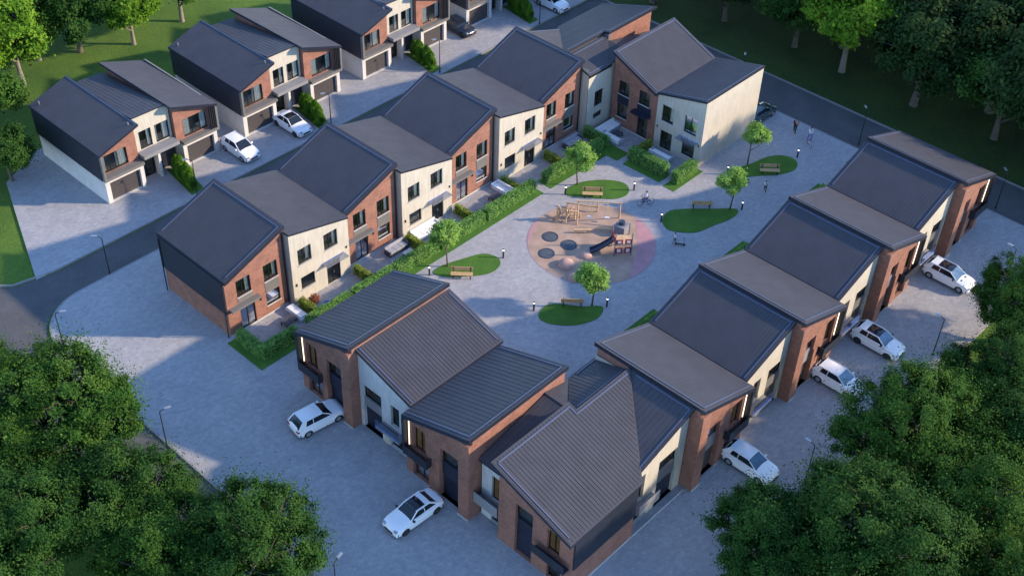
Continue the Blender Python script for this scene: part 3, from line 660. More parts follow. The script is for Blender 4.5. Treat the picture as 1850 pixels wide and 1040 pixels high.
# ------------------------------------------------------------------ foliage
def leafmesh(name,C_,Nrm,size,rng,mat,aspect=.6):
    n=len(C_); Nn=Nrm+rng.normal(0,.5,(n,3)); Nn/=np.linalg.norm(Nn,axis=1,keepdims=True)+1e-9
    a=np.cross(Nn,rng.normal(0,1,(n,3))); a/=np.linalg.norm(a,axis=1,keepdims=True)+1e-9; b=np.cross(Nn,a)
    s=(size*(.65+.7*rng.random(n)))[:,None]
    V=np.empty((n,4,3)); V[:,0]=C_-a*s; V[:,1]=C_-b*s*aspect+Nn*s*.15; V[:,2]=C_+a*s; V[:,3]=C_+b*s*aspect+Nn*s*.15
    me=bpy.data.meshes.new(name); me.vertices.add(4*n); me.vertices.foreach_set('co',V.reshape(-1).astype(np.float32))
    me.loops.add(4*n); me.loops.foreach_set('vertex_index',np.arange(4*n,dtype=np.int32))
    me.polygons.add(n); me.polygons.foreach_set('loop_start',np.arange(0,4*n,4,dtype=np.int32)); me.polygons.foreach_set('loop_total',np.full(n,4,dtype=np.int32))
    me.materials.append(mat); me.update(calc_edges=True); return me
def rdir(rng,n):
    d=rng.normal(0,1,(n,3)); return d/np.linalg.norm(d,axis=1,keepdims=True)
def make_tree(seed,Rr,H,base,leaf,nleaf,mat,bark,nl=13,trunk_r=.28,clump=.11,sq=1.,group=None):
    """returns trunk and crown meshes; crown ellipsoid radius Rr between base and H"""
    rng=np.random.default_rng(seed); cz=(base+H)/2; rz=(H-base)/2*sq
    lob=[]
    dirs=rdir(rng,nl*3); k=0
    for d in dirs:
        if d[2]<-.55: continue
        f=.5+.3*rng.random(); c=np.array([d[0]*Rr*f,d[1]*Rr*f,cz+d[2]*rz*f*.95]); lob.append((c,Rr*(.22+.2*rng.random()))); 
        if len(lob)>=nl: break
    lob.append((np.array([0,0,cz]),Rr*.45))
    cl=[];cn=[]
    for c,r in lob:
        m=int(34*(r/(Rr*.42))**2)+6; d=rdir(rng,m); p=c+d*r*(.72+.32*rng.random((m,1)))*np.array([1,1,.8])
        for q,dd in zip(p,d):
            ins=sum(np.linalg.norm((q-c2)/np.array([1,1,.8]))<r2*.62 for c2,r2 in lob)
            if ins==0 and q[2]>base*.8: cl.append(q); cn.append(dd)
    cl=np.array(cl); cn=np.array(cn); per=max(8,nleaf//len(cl))
    cr=clump*Rr*(.7+.8*rng.random(len(cl)))
    P=np.repeat(cl,per,0)+rdir(rng,len(cl)*per)*(np.repeat(cr,per)*rng.random(len(cl)*per)**.45)[:,None]*np.array([1,1,.7])
    ctr=np.array([0,0,cz-rz*.3]); P=P+rng.normal(0,.06*Rr,P.shape)*(rng.random((len(P),1))<.22); o0=P-ctr; o0/=np.linalg.norm(o0,axis=1,keepdims=True); P=P+(o0+np.array([0,0,.25]))*(rng.exponential(.06*Rr,(len(P),1)))*(rng.random((len(P),1))<.16); o=P-ctr; o/=np.linalg.norm(o,axis=1,keepdims=True); nn=.45*o+.5*np.repeat(cn,per,0)+np.array([0,0,.45])
    crown=leafmesh('crown',P,nn,leaf,rng,mat)
    b=MB(); top=cz+rz*.2; bend=rng.normal(0,.03*H,2)
    tp=[(0,0,-.2),(0,0,.15),(bend[0]*.4,bend[1]*.4,base*.7),(bend[0],bend[1],cz*.8),(bend[0]*1.2,bend[1]*1.2,top)]
    b.tube(tp,[trunk_r*1.5,trunk_r*1.1,trunk_r*.85,trunk_r*.6,trunk_r*.25],9,bark)
    for c,r in lob[:-1]:
        z0=base*.75+(cz-base*.75)*rng.random()*.9; s=np.array([bend[0]*z0/cz,bend[1]*z0/cz,z0]); mid=(s+c)/2+np.array([0,0,-.05*H*rng.random()])+rng.normal(0,.05*Rr,3)
        b.tube([s,mid,c],[trunk_r*.45,trunk_r*.28,trunk_r*.1],6,bark)
        for _ in range(4):
            d=rdir(rng,1)[0]; d[2]=abs(d[2])*.6; b.tube([mid*.4+c*.6,c+d*r*.5,c+d*r*.95],[trunk_r*.14,trunk_r*.09,trunk_r*.03],5,bark,cap=False)
    t=b.build('trunk',None,smooth=True); me=t.data; bpy.data.objects.remove(t)
    return me,crown
def put_tree(meshes,x,y,rz,s,label,group,name='tree',sz=None,mat=None,z=-.14):
    t=empty(name,(x,y,z),rz); t.scale=(s,s,sz or s); tag(t,label,'tree',group)
    for nm,me in zip(('trunk','crown'),meshes):
        o=bpy.data.objects.new(nm,me); COL.objects.link(o); o.parent=t
        if mat and nm=='crown': o.material_slots[0].link='OBJECT'; o.material_slots[0].material=mat
    return t
big=[make_tree(11,6.2,11.5,3.2,.088,125000,M['leaf_fg'],M['bark'],22,.32,.085),make_tree(23,5.6,10.5,2.6,.085,112000,M['leaf_fg'],M['bark'],20,.3,.085),make_tree(37,5.2,10,2.4,.085,105000,M['leaf_fg2'],M['bark'],19,.28,.085)]
med=[make_tree(5,3.8,9,2.1,.15,21000,M['leaf_bright'],M['bark_pale'],16,.24,.15),make_tree(8,4.8,10,2.2,.15,30000,M['leaf_dark'],M['bark'],17,.3,.14)]
sml=[make_tree(91,1.35,4.35,1.75,.075,6500,M['leaf_small'],M['bark'],9,.06,.2),make_tree(92,1.3,4.25,1.65,.075,6500,M['leaf_small'],M['bark'],10,.06,.2)]
gF='big leafy trees at the near edges'
for k,(x,y,rz,s,v,mt,lab) in enumerate([
 (-17.6,-4.2,.3,1.,0,None,'large broad tree at the left edge, sunlit crown overlapping the road lamp'),
 (-20.,6.0,1.9,.85,1,None,'dark tree at the left edge above the largest crown, beside the road junction'),
 (-18.0,-12.6,2.2,.95,2,None,'dark rounded tree in the lower left corner below the patch of asphalt'),
 (-14.6,-21.6,4.0,.93,1,'leaf_fg2','leafy tree at the bottom edge, its crown reaching the paved yard'),
 (-17.6,-17.0,5.1,.85,2,'leaf_fg','small crowned tree squeezed between the two trees of the lower left'),
 (-24.5,-1.0,.8,.9,1,None,'tree cut by the left edge behind the largest crown'),
 (-23.5,-9.5,3.3,.9,0,'leaf_fg2','tree filling the lower left corner at the picture edge'),
 (23.8,-47.3,1.2,.92,0,None,'broad tree at the right whose crown brushes the second white car'),
 (13.6,-50.2,2.6,1.0,0,'leaf_fg2','broad dark tree at the bottom right below the lowest parked car'),
 (21.6,-53.5,.4,.92,1,None,'tree in the bottom right corner with lighter green top'),
 (34.0,-48.4,3.6,.82,1,'leaf_fg2','tree at the right edge below the lamp post between the cars'),
 (30.2,-53.0,5.0,.95,2,None,'tree at the right edge in the lower corner between two broader crowns'),
 (44.8,-45.2,.9,.72,1,None,'small crowned tree at the right edge near the car with bonnet vents'),
 (39.6,-50.6,2.0,.85,2,'leaf_fg','tree cut by the right edge at middle height'),
 (15.5,-58.0,2.9,.95,1,None,'tree cut by the bottom edge at the right'),
 (9.7,-44.8,3.9,.88,2,None,'dark tree at the bottom edge, leftmost of the right hand group')]):
    put_tree(big[v],x,y,rz,s,lab,gF,mat=M[mt] if mt else None)
gL='park trees at the upper left'
for (x,y,rz,s,v,mt,lab) in [
 (8.2,45.8,.4,1.25,0,'leaf_bright','bright green tree at the top left, thick pale trunk by the lawn'),
 (16.2,48.0,1.7,.95,1,'leaf_fg2','dull green tree with a leaning pale trunk at the top left'),
 (21.2,45.4,2.9,.95,0,None,'yellow green tree with low crown right of the dull green one'),
 (27.9,46.0,3.7,1.1,0,'leaf_fg','tree at the top edge of which only the long pale trunk shows'),
 (-1.2,31.8,4.4,.62,1,'leaf_fg2','dark tree at the left edge beside the rear paved yard'),
 (0.6,39.5,5.2,.9,1,'leaf_fg','mid green tree at the left edge above the rear yard'),
 (3.0,46.0,.9,1.25,0,'leaf_bright','bright tree in the top left corner'),
 (12.,54.5,2.1,1.05,1,'leaf_fg2','dark tree at the top edge behind the yellow green tree'),
 (22.,56.,3.1,1.05,0,'leaf_fg','tree cut by the top edge left of the rear blocks'),
 (-6.,40.,3.1,1.0,1,None,'dark tree beyond the left edge behind the rear yard'),
 (12.2,49.5,4.1,1.0,0,'leaf_fg','mid green tree between the bright one and the dull green one at the top left'),
 (6.5,52.,1.9,1.15,1,'leaf_fg2','tree behind the bright ones in the top left corner'),
 (33.5,52.,.3,1.1,1,'leaf_fg','tree at the top edge behind the second rear block')]:
    put_tree(med[v],x,y,rz,s,lab,gL,mat=M[mt] if mt else None)
gR='park trees beyond the road at the upper right'
rl=[(72.4,-12.2,.3,1.45,0,'leaf_bright','tall bright green tree beyond the road at the top right'),
 (71.9,-21.2,1.3,1.3,1,None,'broad nearly black tree beyond the road, thick grey trunk'),
 (73.2,-5.6,2.2,1.0,1,'leaf_fg2','dark tree left of the tall bright green one beyond the road'),
 (72.4,3.4,3.0,1.0,1,None,'dark tree behind the grey roofed end block at the top'),
 (72.2,-30.2,4.1,1.1,1,'leaf_fg2','dark tree beyond the road at the right edge'),
 (79.5,-15.5,5.0,1.1,1,'leaf_fg2','dark tree in the second line behind the bright green one'),
 (79.0,-26.5,.7,1.15,1,'leaf_fg2','grey green tree in the top right corner'),
 (80.2,-4.0,1.6,1.05,0,'leaf_fg','mid green tree at the top edge right of centre'),
 (79.,6.5,2.4,1.1,1,None,'dark tree at the top edge beyond the brick end block'),
 (76.5,-37.5,3.3,1.1,0,'leaf_fg','lighter tree at the right edge beyond the road'),
 (88.,-20.,4.2,1.2,1,None,'tree at the top edge near the right corner, behind the second line')]
for (x,y,rz,s,v,mt,lab) in rl: put_tree(med[v],x,y,rz,s,lab,gR,mat=M[mt] if mt else None)
rnd=random.Random(4)
kk=0
for (x,y) in [(88,-9),(87,2),(88,-32),(96,-24),(97,-12),(85,-44),(78,-47),(71,-41),(94,-38),(70,-50),(80,-56),(90,-50),(66.5+4,-58),(97,0),(103,-30),(74,-64),(87,13),(78,16),(83,-11),(84,-25),(83,-36),(92,-17),(92,-28),(92,-3),(76.5,-27.5),(77,-9.5),(80,1),(103,-18),(103,-5),(70,12),(71,-36)]:
    put_tree(med[1],x,y,rnd.random()*6,1.3+rnd.random()*.25,'dark tree of the dense park wood beyond the road',gR,mat=M['leaf_fg2'] if kk%2 else None); kk+=1
for (x,y,v,rz,lab) in [(18.65,-5.7,0,.2,'young tree on the grass island nearest the dark roofed townhouse'),(35.85,-5.75,1,1.,'young tree on the island in front of the third garden hedge'),(23.65,-17.95,0,2.2,'young tree standing in front of the playground'),(42.95,-18.35,1,3.,'young tree right of the playground on the shaded island'),(50.3,-15.2,0,4.4,'young tree near the blank cream end wall')]:
    put_tree(sml[v],x,y,rz,1.22,lab,'young trees on the grass islands','small_tree',z=.03,sz=1.06)
# hedges
def hedge_mesh(L,W,Hh,mat,seed,leaf=.05,dens=240):
    rng=np.random.default_rng(seed); area=[L*Hh,L*Hh,W*Hh,W*Hh,L*W]; P=[];Nn=[]
    for i,a in enumerate(area):
        n=int(a*dens*(1.3 if i==4 else 1)); u=rng.random(n);v=rng.random(n)
        if i<2: p=np.stack([(u-.5)*L,np.full(n,(W/2)*(1 if i else -1)),v*Hh],1); q=np.tile([0,1. if i else -1.,.3],(n,1))
        elif i<4: p=np.stack([np.full(n,(L/2)*(1 if i==2 else -1)),(u-.5)*W,v*Hh],1); q=np.tile([1. if i==2 else -1.,0,.3],(n,1))
        else: p=np.stack([(u-.5)*L,(v-.5)*W,np.full(n,Hh)],1); q=np.tile([0,0,1.],(n,1))
        wob=.035*np.sin(p[:,0]*2.3+seed)+.02*np.sin(p[:,0]*5.1+p[:,2]*3)
        p=p+rng.normal(0,.035,(n,3))+q*wob[:,None]; P.append(p);Nn.append(q)
    P=np.concatenate(P);Nn=np.concatenate(Nn)
    # rounded shoulders
    k=np.clip((P[:,2]-Hh*.72)/(Hh*.3),0,1); P[:,1]*=1-.18*k*k
    me=leafmesh('foliage',P,Nn,leaf,rng,mat); return me
def hedge(x,y,rz,L,W,Hh,mat,label,group,seed=1,name='hedge'):
    t=empty(name,(x,y,.03),rz); tag(t,label,'hedge',group)
    o=bpy.data.objects.new('foliage',hedge_mesh(L,W,Hh,mat,seed)); COL.objects.link(o); o.parent=t
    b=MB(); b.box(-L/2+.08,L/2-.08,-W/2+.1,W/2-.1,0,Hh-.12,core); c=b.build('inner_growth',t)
    return t
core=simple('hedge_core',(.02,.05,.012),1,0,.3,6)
gH='garden hedges along the courtyard'
mh=M['leaf_hedge']; my=M['leaf_yellow']
hedge(.35,-1.9,PI/2,3.0,.75,1.15,mh,'short green hedge along the side of the first brick house garden',gH,1)
hedge(1.9,-3.45,0,3.6,.8,1.2,mh,'green hedge across the front of the first brick house garden',gH,2)
for i,(x0,x1,lb_) in enumerate([(5.0,9.6,'green hedge in front of the first cream house, mostly behind the dark roof'),(9.9,14.4,'green hedge across the second brick house garden'),(14.6,19.6,'green hedge in front of the second cream house beside the first young tree'),(20.0,25.4,'long green hedge in front of the third brick house garden'),(25.8,32.3,'long green hedge in front of the third cream house patio'),(33.8,37.6,'short green hedge right of the garden path'),(37.8,42.0,'green hedge in front of the fourth brick house, behind a young tree')]):
    hedge((x0+x1)/2,-3.35,0,x1-x0,.85,1.15,mh,lb_,gH,10+i)
hedge(42.75,-2.2,PI/2,2.9,.7,1.1,mh,'green hedge turning in beside the white corner sofa',gH,30)
hedge(43.0,-8.6,PI/2,4.4,.95,1.25,mh,'thick green hedge in front of the far corner patio',gH,31)
hedge(44.1,-12.1,0,3.2,.9,1.25,mh,'green hedge closing the garden beside the blank cream wall',gH,32)
gY='low yellow green hedges between patios'
for i,(x,y,L,lb_) in enumerate([(6.45,-1.9,2.4,'yellow green divider hedge left of the red leaved shrub'),(12.5,-1.8,2.3,'yellow green divider hedge between the first cream and second brick patios'),(18.6,-1.9,2.3,'yellow green divider hedge beside the big white sofa'),(24.7,-1.8,2.3,'yellow green divider hedge left of the third brick house patio'),(30.9,-1.8,2.3,'yellow green divider hedge right of the single white sofa'),(37.0,-1.7,2.3,'yellow green divider hedge at the fourth brick house door')]):
    hedge(x,y,PI/2,L,.6,.85,my,lb_,gY,40+i)
hedge(44.9,-6.6,0,1.9,.6,.85,my,'yellow green divider hedge on the far corner patio',gY,50)
gG='hedge behind the right hand row'
for i,(x0,x1,lb_) in enumerate([(21.5,26.,'green hedge at the courtyard side behind the nearest cream gabled townhouse'),(34.5,39,'green hedge at the courtyard side behind the middle cream gabled townhouse'),(47,51.5,'green hedge at the courtyard side behind the farthest cream gabled townhouse')]):
    hedge((x0+x1)/2,-23.2,0,x1-x0,.8,1.0,mh,lb_,gG,60+i)
# red leaved shrub + blue stool
t=tag(empty('shrub',(7.4,-1.3,.03)),'red leaved shrub on the first cream house patio','shrub')
rg=np.random.default_rng(3); d=rdir(rg,500); P_=d*np.array([.5,.5,.45])*(.5+.5*rg.random((500,1)))+np.array([0,0,.5]); o=bpy.data.objects.new('foliage',leafmesh('foliage',P_,d,.07,rg,M['leaf_red'])); COL.objects.link(o); o.parent=t
b=MB(); b.tube([(0,0,0),(0,0,.6)],.03,6,M['bark']); b.build('stem',t)
t=tag(empty('play_tub',(7.9,-2.4,.03)),'small blue tub on the patio beside the red leaved shrub','tub')
b=MB(); b.tube([(0,0,0),(0,0,.3),(0,0,.34)],[.25,.34,.36],16,M['bluepl']); b.build('body',t,smooth=False)
b=MB(); b.tube([(0,0,.34),(0,0,.38)],[.38,.38],16,M['bluepl']); b.build('rim',t)
# cypress shrubs
def cypress_mesh(seed):
    rng=np.random.default_rng(seed); n=2600; z=rng.random(n)**.85; rr=.42*np.sin(PI*np.clip(z*.86+.14,0,1))**.7*(.75+.3*rng.random(n)); a=rng.random(n)*2*PI
    lump=1+.18*np.sin(a*3+z*9+seed); P=np.stack([rr*np.cos(a)*lump,rr*np.sin(a)*lump,.12+z*2.0],1); q=np.stack([np.cos(a),np.sin(a),np.full(n,.8)],1)
    return leafmesh('foliage',P,q,.075,rng,M['leaf_cypress'])
cym=[cypress_mesh(s) for s in (1,2)]
b=MB(); b.tube([(0,0,0),(0,0,1.5)],[.06,.02],6,M['bark']); st=b.build('stem',None); stm=st.data; bpy.data.objects.remove(st)
for i in range(4):
    nm=['first','second','third','farthest'][i]
    for j,(dx,dy,s) in enumerate([(9.75,19.0,1.0),(10.0,19.9,1.15),(9.9,20.8,.95),(10.35,21.5,1.1),(10.5,22.4,.9)]):
        t=empty('cypress_shrub',(dx+i*PD,dy,.03),j*1.3); t.scale=(s*1.15,s*1.15,s)
        pos=['nearest the road','second from the road','in the middle','fourth from the road','nearest the building'][j]
        tag(t,'upright green shrub %s in the planting strip of the %s rear block'%(pos,['leftmost','second','third','farthest'][i]),'shrub','upright shrubs in the rear planting strips')
        o=bpy.data.objects.new('foliage',cym[j%2]); COL.objects.link(o); o.parent=t
        o=bpy.data.objects.new('stem',stm); COL.objects.link(o); o.parent=t
# ------------------------------------------------------------------ cars
def car(kind,paint,roofm=None,wind=None,rim='rim',L=4.3,W=1.8):
    t=empty('car'); hatch=kind=='hatch'
    H=1.54 if hatch else 1.42; wr=.33; xf,xr=L/2-.85,-L/2+.82   # +x is forward
    hoodz,belt=(.93,1.02) if hatch else (.84,.92)
    def archpts(cx,r=.39,n=8): return [(cx+r*math.cos(PI*i/n),.28+r*math.sin(PI*i/n)*1.02) for i in range(n+1)]
    prof=[(-L/2+.05,.3),(-L/2,.55),(-L/2+.04,belt-.1),(-L/2+.16,belt-.01),(-L/2+.55,belt+.02),(0,belt),(L/2-1.45,belt-.0),(L/2-1.25,hoodz+.04),(L/2-.6,hoodz-.035),(L/2-.22,hoodz-.11),(L/2-.05,.64),(L/2,.45),(L/2-.06,.24)]
    prof+= [p for p in archpts(xf)]+[p for p in archpts(xr)]
    b=MB(); n=len(prof)
    def yy(x,z,w):
        k=abs(x)/(L/2); s=1-.16*max(0,(k-.62)/.38)**2; s*=1-.07*max(0,(z-.6)/.4)**1.3; return w*s
    rows=[]; vs=[]
    for w in (-1,-.93,-.5,0,.5,.93,1):
        for x,z in prof:
            up=.035*(1-(abs(w))**2) if z>.7 else 0
            dz=-.03 if abs(w)==1 and z>.7 else 0
            vs.append((x-(.06*(abs(w)**3) if x>L/2-.3 else 0)+(.05*abs(w)**3 if x<-L/2+.3 else 0),yy(x,z,w*W/2),z+up+dz))
    fs=[]
    for r in range(6):
        for i in range(n): fs.append((r*n+i,r*n+(i+1)%n,(r+1)*n+(i+1)%n,(r+1)*n+i))
    tri=tessellate_polygon([[Vector((x,z,0)) for x,z in prof]])
    fs+=[tuple(q) for q in tri]+[tuple(6*n+i for i in q) for q in tri]
    b.add(vs,fs,paint); body=b.build('body',t,smooth=True); sharp(body.data,50)
    # cabin
    if hatch: bx=[(-L/2+.1,belt),(L/2-1.2,belt)]; tx=[(-L/2+.62,H-.03),(L/2-2.05,H-.02)]
    else: bx=[(-L/2+.5,belt),(L/2-1.35,belt)]; tx=[(-L/2+1.25,H-.02),(L/2-2.1,H)]
    wb_,wt=W/2*.93,W/2*.70
    g=MB(); zb=belt-.06; zt=H-.06
    q=[(bx[0][0],-wb_*.92,zb),(bx[1][0],-wb_*.93,zb),(bx[1][0],wb_*.93,zb),(bx[0][0],wb_*.92,zb),(tx[0][0],-wt,zt),(tx[1][0],-wt,zt),(tx[1][0],wt,zt),(tx[0][0],wt,zt)]
    g.add(q,[(0,1,5,4),(2,3,7,6),(3,0,4,7)],M['carglass']); g.build('side_windows',t,recalc=False)
    ws=MB(); e=.004
    ws.add([(q[1][0]+.0,q[1][1],zb),(q[2][0],q[2][1],zb),q[6],q[5]],[(0,1,2,3)],wind or M['carglass']); ws.build('windscreen',t,recalc=False)
    rf=MB(); x0,x1=tx[0][0]-.06,tx[1][0]+.06; vv=[];nx=6
    for i in range(nx+1):
        x=x0+(x1-x0)*i/nx; k=math.sin(PI*i/nx)
        for w in (-1.02,-.6,0,.6,1.02): vv.append((x,w*wt,zt+.0+.085*(1-w*w*.9)*(.35+.65*k)))
    rf.add(vv,[(i*5+j,i*5+j+1,(i+1)*5+j+1,(i+1)*5+j) for i in range(nx) for j in range(4)],paint); 
    ff=[]
    rf.build('roof_panel',t,smooth=True,recalc=True)
    if roofm:
        pr=MB(); v2=[]
        for i in range(nx+1):
            x=x0+.35*(x1-x0)+(x1-x0-.0)*.65*i/nx; k=math.sin(PI*min(1,.35+.65*i/nx))
            for w in (-.86,-.4,0,.4,.86): v2.append((x,w*wt,zt+.014+.085*(1-w*w*.9)*(.35+.65*k)))
        pr.add(v2,[(i*5+j,i*5+j+1,(i+1)*5+j+1,(i+1)*5+j) for i in range(nx) for j in range(4)],roofm); pr.build('glass_roof',t,smooth=True)
    def pill(a,c,r=.035): pl=MB(); pl.tube([a,c],r,6,paint); pl.build('pillar',t)
    for s in (-1,1):
        A=lambda i:(q[i][0],s*abs(q[i][1]),q[i][2])
        pill(A(1),(q[5][0],s*wt,zt),.04); pill(A(0),(q[4][0],s*wt,zt),.075)
        if hatch:
            cp=MB(); a0=A(0); c0=(q[4][0],s*wt,zt); cp.add([(a0[0]-.0,a0[1]*1.012,a0[2]),(a0[0]+.62,a0[1]*1.022,a0[2]),(c0[0]+.28,c0[1]*1.03,zt),(c0[0],c0[1]*1.03,zt)],[(0,1,2,3)],paint); cp.build('rear_pillar_panel',t,recalc=False)
        mx=.5*(tx[0][0]+tx[1][0]); pill((mx-.05,s*wb_*.93,zb),(mx,s*wt,zt),.03)
        pill((q[4][0],s*wt,zt+.01),(q[5][0],s*wt,zt+.01),.045)
    for s in (-1,1):
        m=MB(); m.box(L/2-1.62,L/2-1.47,s*W/2*.93 if s>0 else -W/2*.93-.2,s*W/2*.93+.2 if s>0 else -W/2*.93,belt-.02,belt+.13,paint if roofm is None else M['carglass']); m.build('wing_mirror',t,bevel=.03)
        h=MB(); hy0,hy1=sorted((s*W/2*.5,s*W/2*.83)); h.box(L/2-.26,L/2-.05,hy0,hy1,.63,.74,M['head']); h.build('headlight',t,bevel=.02)
        l=MB(); hy0,hy1=sorted((s*W/2*.52,s*W/2*.86)); l.box(-L/2-.005,-L/2+.16,hy0,hy1,.72,.85,M['tail']); l.build('tail_light',t,bevel=.02)
        for cx in (xf,xr):
            yo=s*(W/2*.985); w=MB(); w.tube([(cx,yo-s*.2,wr),(cx,yo,wr)],wr,20,M['tyre']); wh=w.build('wheel',t)
            r_=MB(); r_.tube([(cx,yo,wr),(cx,yo+s*.012,wr)],.2,14,M[rim]); r_.build('rim',wh)
    gr=MB(); gr.box(L/2-.03,L/2+.012,-.42,.42,.40,.56,M['frame']); gr.build('grille',t,bevel=.01)
    un=MB(); un.box(-L/2+.15,L/2-.2,-W/2*.9,W/2*.9,.2,.5,M['tyre']); un.build('underbody',t)
    npl=MB(); npl.box(-L/2-.02,-L/2+.02,-.25,.25,.48,.6,M['sill']); npl.build('number_plate',t)
    if kind=='hatch' :
        v=MB(); 
    return t
wm=M['carwhite']; gc='parked cars'
hat=car('hatch',wm); sed=car('sedan',wm,M['carglass'],rim='rimdark',L=4.5); hatb=car('hatch',wm,wind=M['carglassb']); suv=car('hatch',wm,M['carglass'],M['carglassb'],rim='rimdark',L=4.4); suv2=car('hatch',wm,M['carglass'],M['carglassb'],L=4.5)
cd=car('sedan',M['cardark'],rim='rimdark',L=4.5); ct=car('hatch',M['carteal'],L=4.4)
vn=MB()
for s in (-1,1): vn.box(1.15,1.3,s*.35-.1,s*.35+.1,.945,.985,M['frame'])
vn.build('bonnet_vents',suv2)
def pc(o,x,y,h,label,cp=False):
    if cp: o=copy_tree(o)
    place(o,x,y,h,label,gc,'car')
dn=-PI/2
pc(hat,16.6,20.6,dn,'plain white hatchback in the rear yard between the first two blocks')
pc(sed,22.9,20.5,dn,'white saloon with a black glass roof in front of the second rear block')
pc(cd,48.5,22.9,dn,'dark blue saloon in the rear yard near the top edge')
pc(hat,60.3,19.3,dn,'white car cut by the top edge of the picture',True)
pc(ct,57.9,-11.2,0,'dark teal car half hidden behind the blank cream end wall')
pc(hat,-1.2,-11.9,R(-8),'white hatchback seen from behind in front of the lower left garages',True)
pc(sed,-2.4,-23.6,PI+R(-3),'white saloon with a black roof, nose pointing to the lower left',True)
pc(hatb,18.1,-37.9,dn,'white hatchback parked lowest in front of the right hand row')
pc(hatb,30.2,-37.9,dn,'white hatchback second from the bottom by the right hand row, nose in the leaves',True)
pc(suv,36.4,-37.8,dn,'white crossover with a navy glass roof and dark wheels')
pc(suv2,48.2,-37.9,dn,'white crossover with a black roof, two bonnet vents and bright rims')
# ------------------------------------------------------------------ street lamps, bollards, benches
def lamp():
    t=empty('street_lamp'); b=MB(); b.tube([(0,0,0),(0,0,3.75),(.06,0,3.9)],[.055,.035,.03],8,M['darkmetal']); b.build('pole',t)
    b=MB(); b.tube([(0,0,0),(0,0,.12)],.1,10,M['darkmetal']); b.build('base',t)
    b=MB(); b.tube([(.04,0,3.86),(.5,0,4.02)],[.03,.025],6,M['darkmetal']); b.build('arm',t)
    b=MB(); b.box(.35,.85,-.1,.1,4.0,4.06,M['rim']); h=b.build('lamp_head',t,bevel=.015)
    b=MB(); b.box(.42,.8,-.07,.07,3.985,3.998,M['lampglow']); b.build('lens',h)
    return t
lp=lamp()
for i,(x,y,rz,lab) in enumerate([(-2.4,14.0,2.3,'street lamp on the verge of the rear road left of the first brick house'),(-10.2,8.4,-.6,'street lamp at the bend of the road beside the large left tree'),(-10.6,-6.,-.4,'street lamp by the patch of asphalt at the lower left'),(-10.6,-25.,.2,'street lamp at the bottom edge beside the tree crown'),
  (9.6,18.0,2.6,'street lamp beside the leftmost planting strip'),(25.7,17.9,2.6,'street lamp beside the second planting strip'),(40.8,17.9,2.6,'street lamp beside the third planting strip'),(56.3,17.6,2.6,'street lamp beside the planting strip at the top edge'),
  (61.,-6.7,.6,'street lamp showing above the navy roof of the cream end house'),(61.2,-21.1,.8,'street lamp at the roadside above the last grey roof'),(61.2,-35.9,.8,'street lamp at the roadside near the right edge'),
  (51.4,-41.6,1.6,'street lamp at the right edge beside the small crowned tree'),(38.8,-41.6,1.6,'street lamp between the two crossovers and the trees'),(19.9,-41.6,1.6,'street lamp half covered by leaves near the lowest parked car')]):
    o=lp if i==0 else copy_tree(lp); place(o,x,y,rz,lab,'street lamps','street lamp')
def bollard():
    t=empty('bollard_light'); b=MB(); b.tube([(0,0,0),(0,0,.78)],.075,10,M['darkmetal']); b.build('post',t)
    b=MB(); b.dome((0,0,.83),.075,.075,.075,M['lampglow'],10,6,True); b.build('lamp',t,smooth=True)
    b=MB(); b.tube([(0,0,.93),(0,0,.96)],.09,10,M['darkmetal']); b.build('cap',t); return t
bo=bollard(); nm=['island nearest the dark roofed townhouse','island in front of the third garden hedge','island below the playground','shaded island right of the playground','island near the blank cream wall']
bp=[(16.75,-5.4),(22.95,-8.3),(33.9,-5.95),(39.0,-10.1),(19.7,-14.9),(24.45,-18.9),(37.0,-14.9),(43.8,-19.1),(47.5,-14.8),(54.8,-18.0)]
for i,(x,y) in enumerate(bp):
    o=bo if i==0 else copy_tree(bo); place(o,x,y,0,'bollard light at the %s end of the %s'%('left' if i%2==0 else 'right',nm[i//2]),'bollard lights at the ends of the grass islands','bollard')
def bench():
    t=empty('park_bench'); b=MB(); 
    for i in range(3): b.box(-.95,.95,-.28+i*.17,-.14+i*.17,.42,.46,M['wood'])
    b.build('seat',t); b=MB()
    for i in range(2): b.box(-.95,.95,.27,.31,.58+i*.19,.74+i*.19,M['wood'])
    b.build('backrest',t)
    for s in (-.75,.75):
        b=MB(); b.box(s-.04,s+.04,-.25,.26,.36,.415,M['darkmetal']); b.box(s-.04,s+.04,-.25,-.18,0,.355,M['darkmetal']); b.box(s-.04,s+.04,.2,.265,0,.95,M['darkmetal']); b.build('leg',t)
    return t
bn=bench(); ra=math.atan2(-.746,.665)
for i,(x,y,rz,lab) in enumerate([(18.5,-7.6,ra,'pale wooden bench facing the camera on the island nearest the dark roofed townhouse'),(35.4,-8.0,ra,'pale wooden bench on the edge of the island behind the playground'),(22.5,-16.7,ra+PI,'bench seen from behind on the island below the playground'),(41.4,-16.2,ra+PI,'bench seen from behind on the shaded island right of the playground'),(50.5,-17.6,ra,'pale wooden bench on the island near the blank cream wall')]):
    o=bn if i==0 else copy_tree(bn); place(o,x,y,rz,lab,'benches by the grass islands','bench')
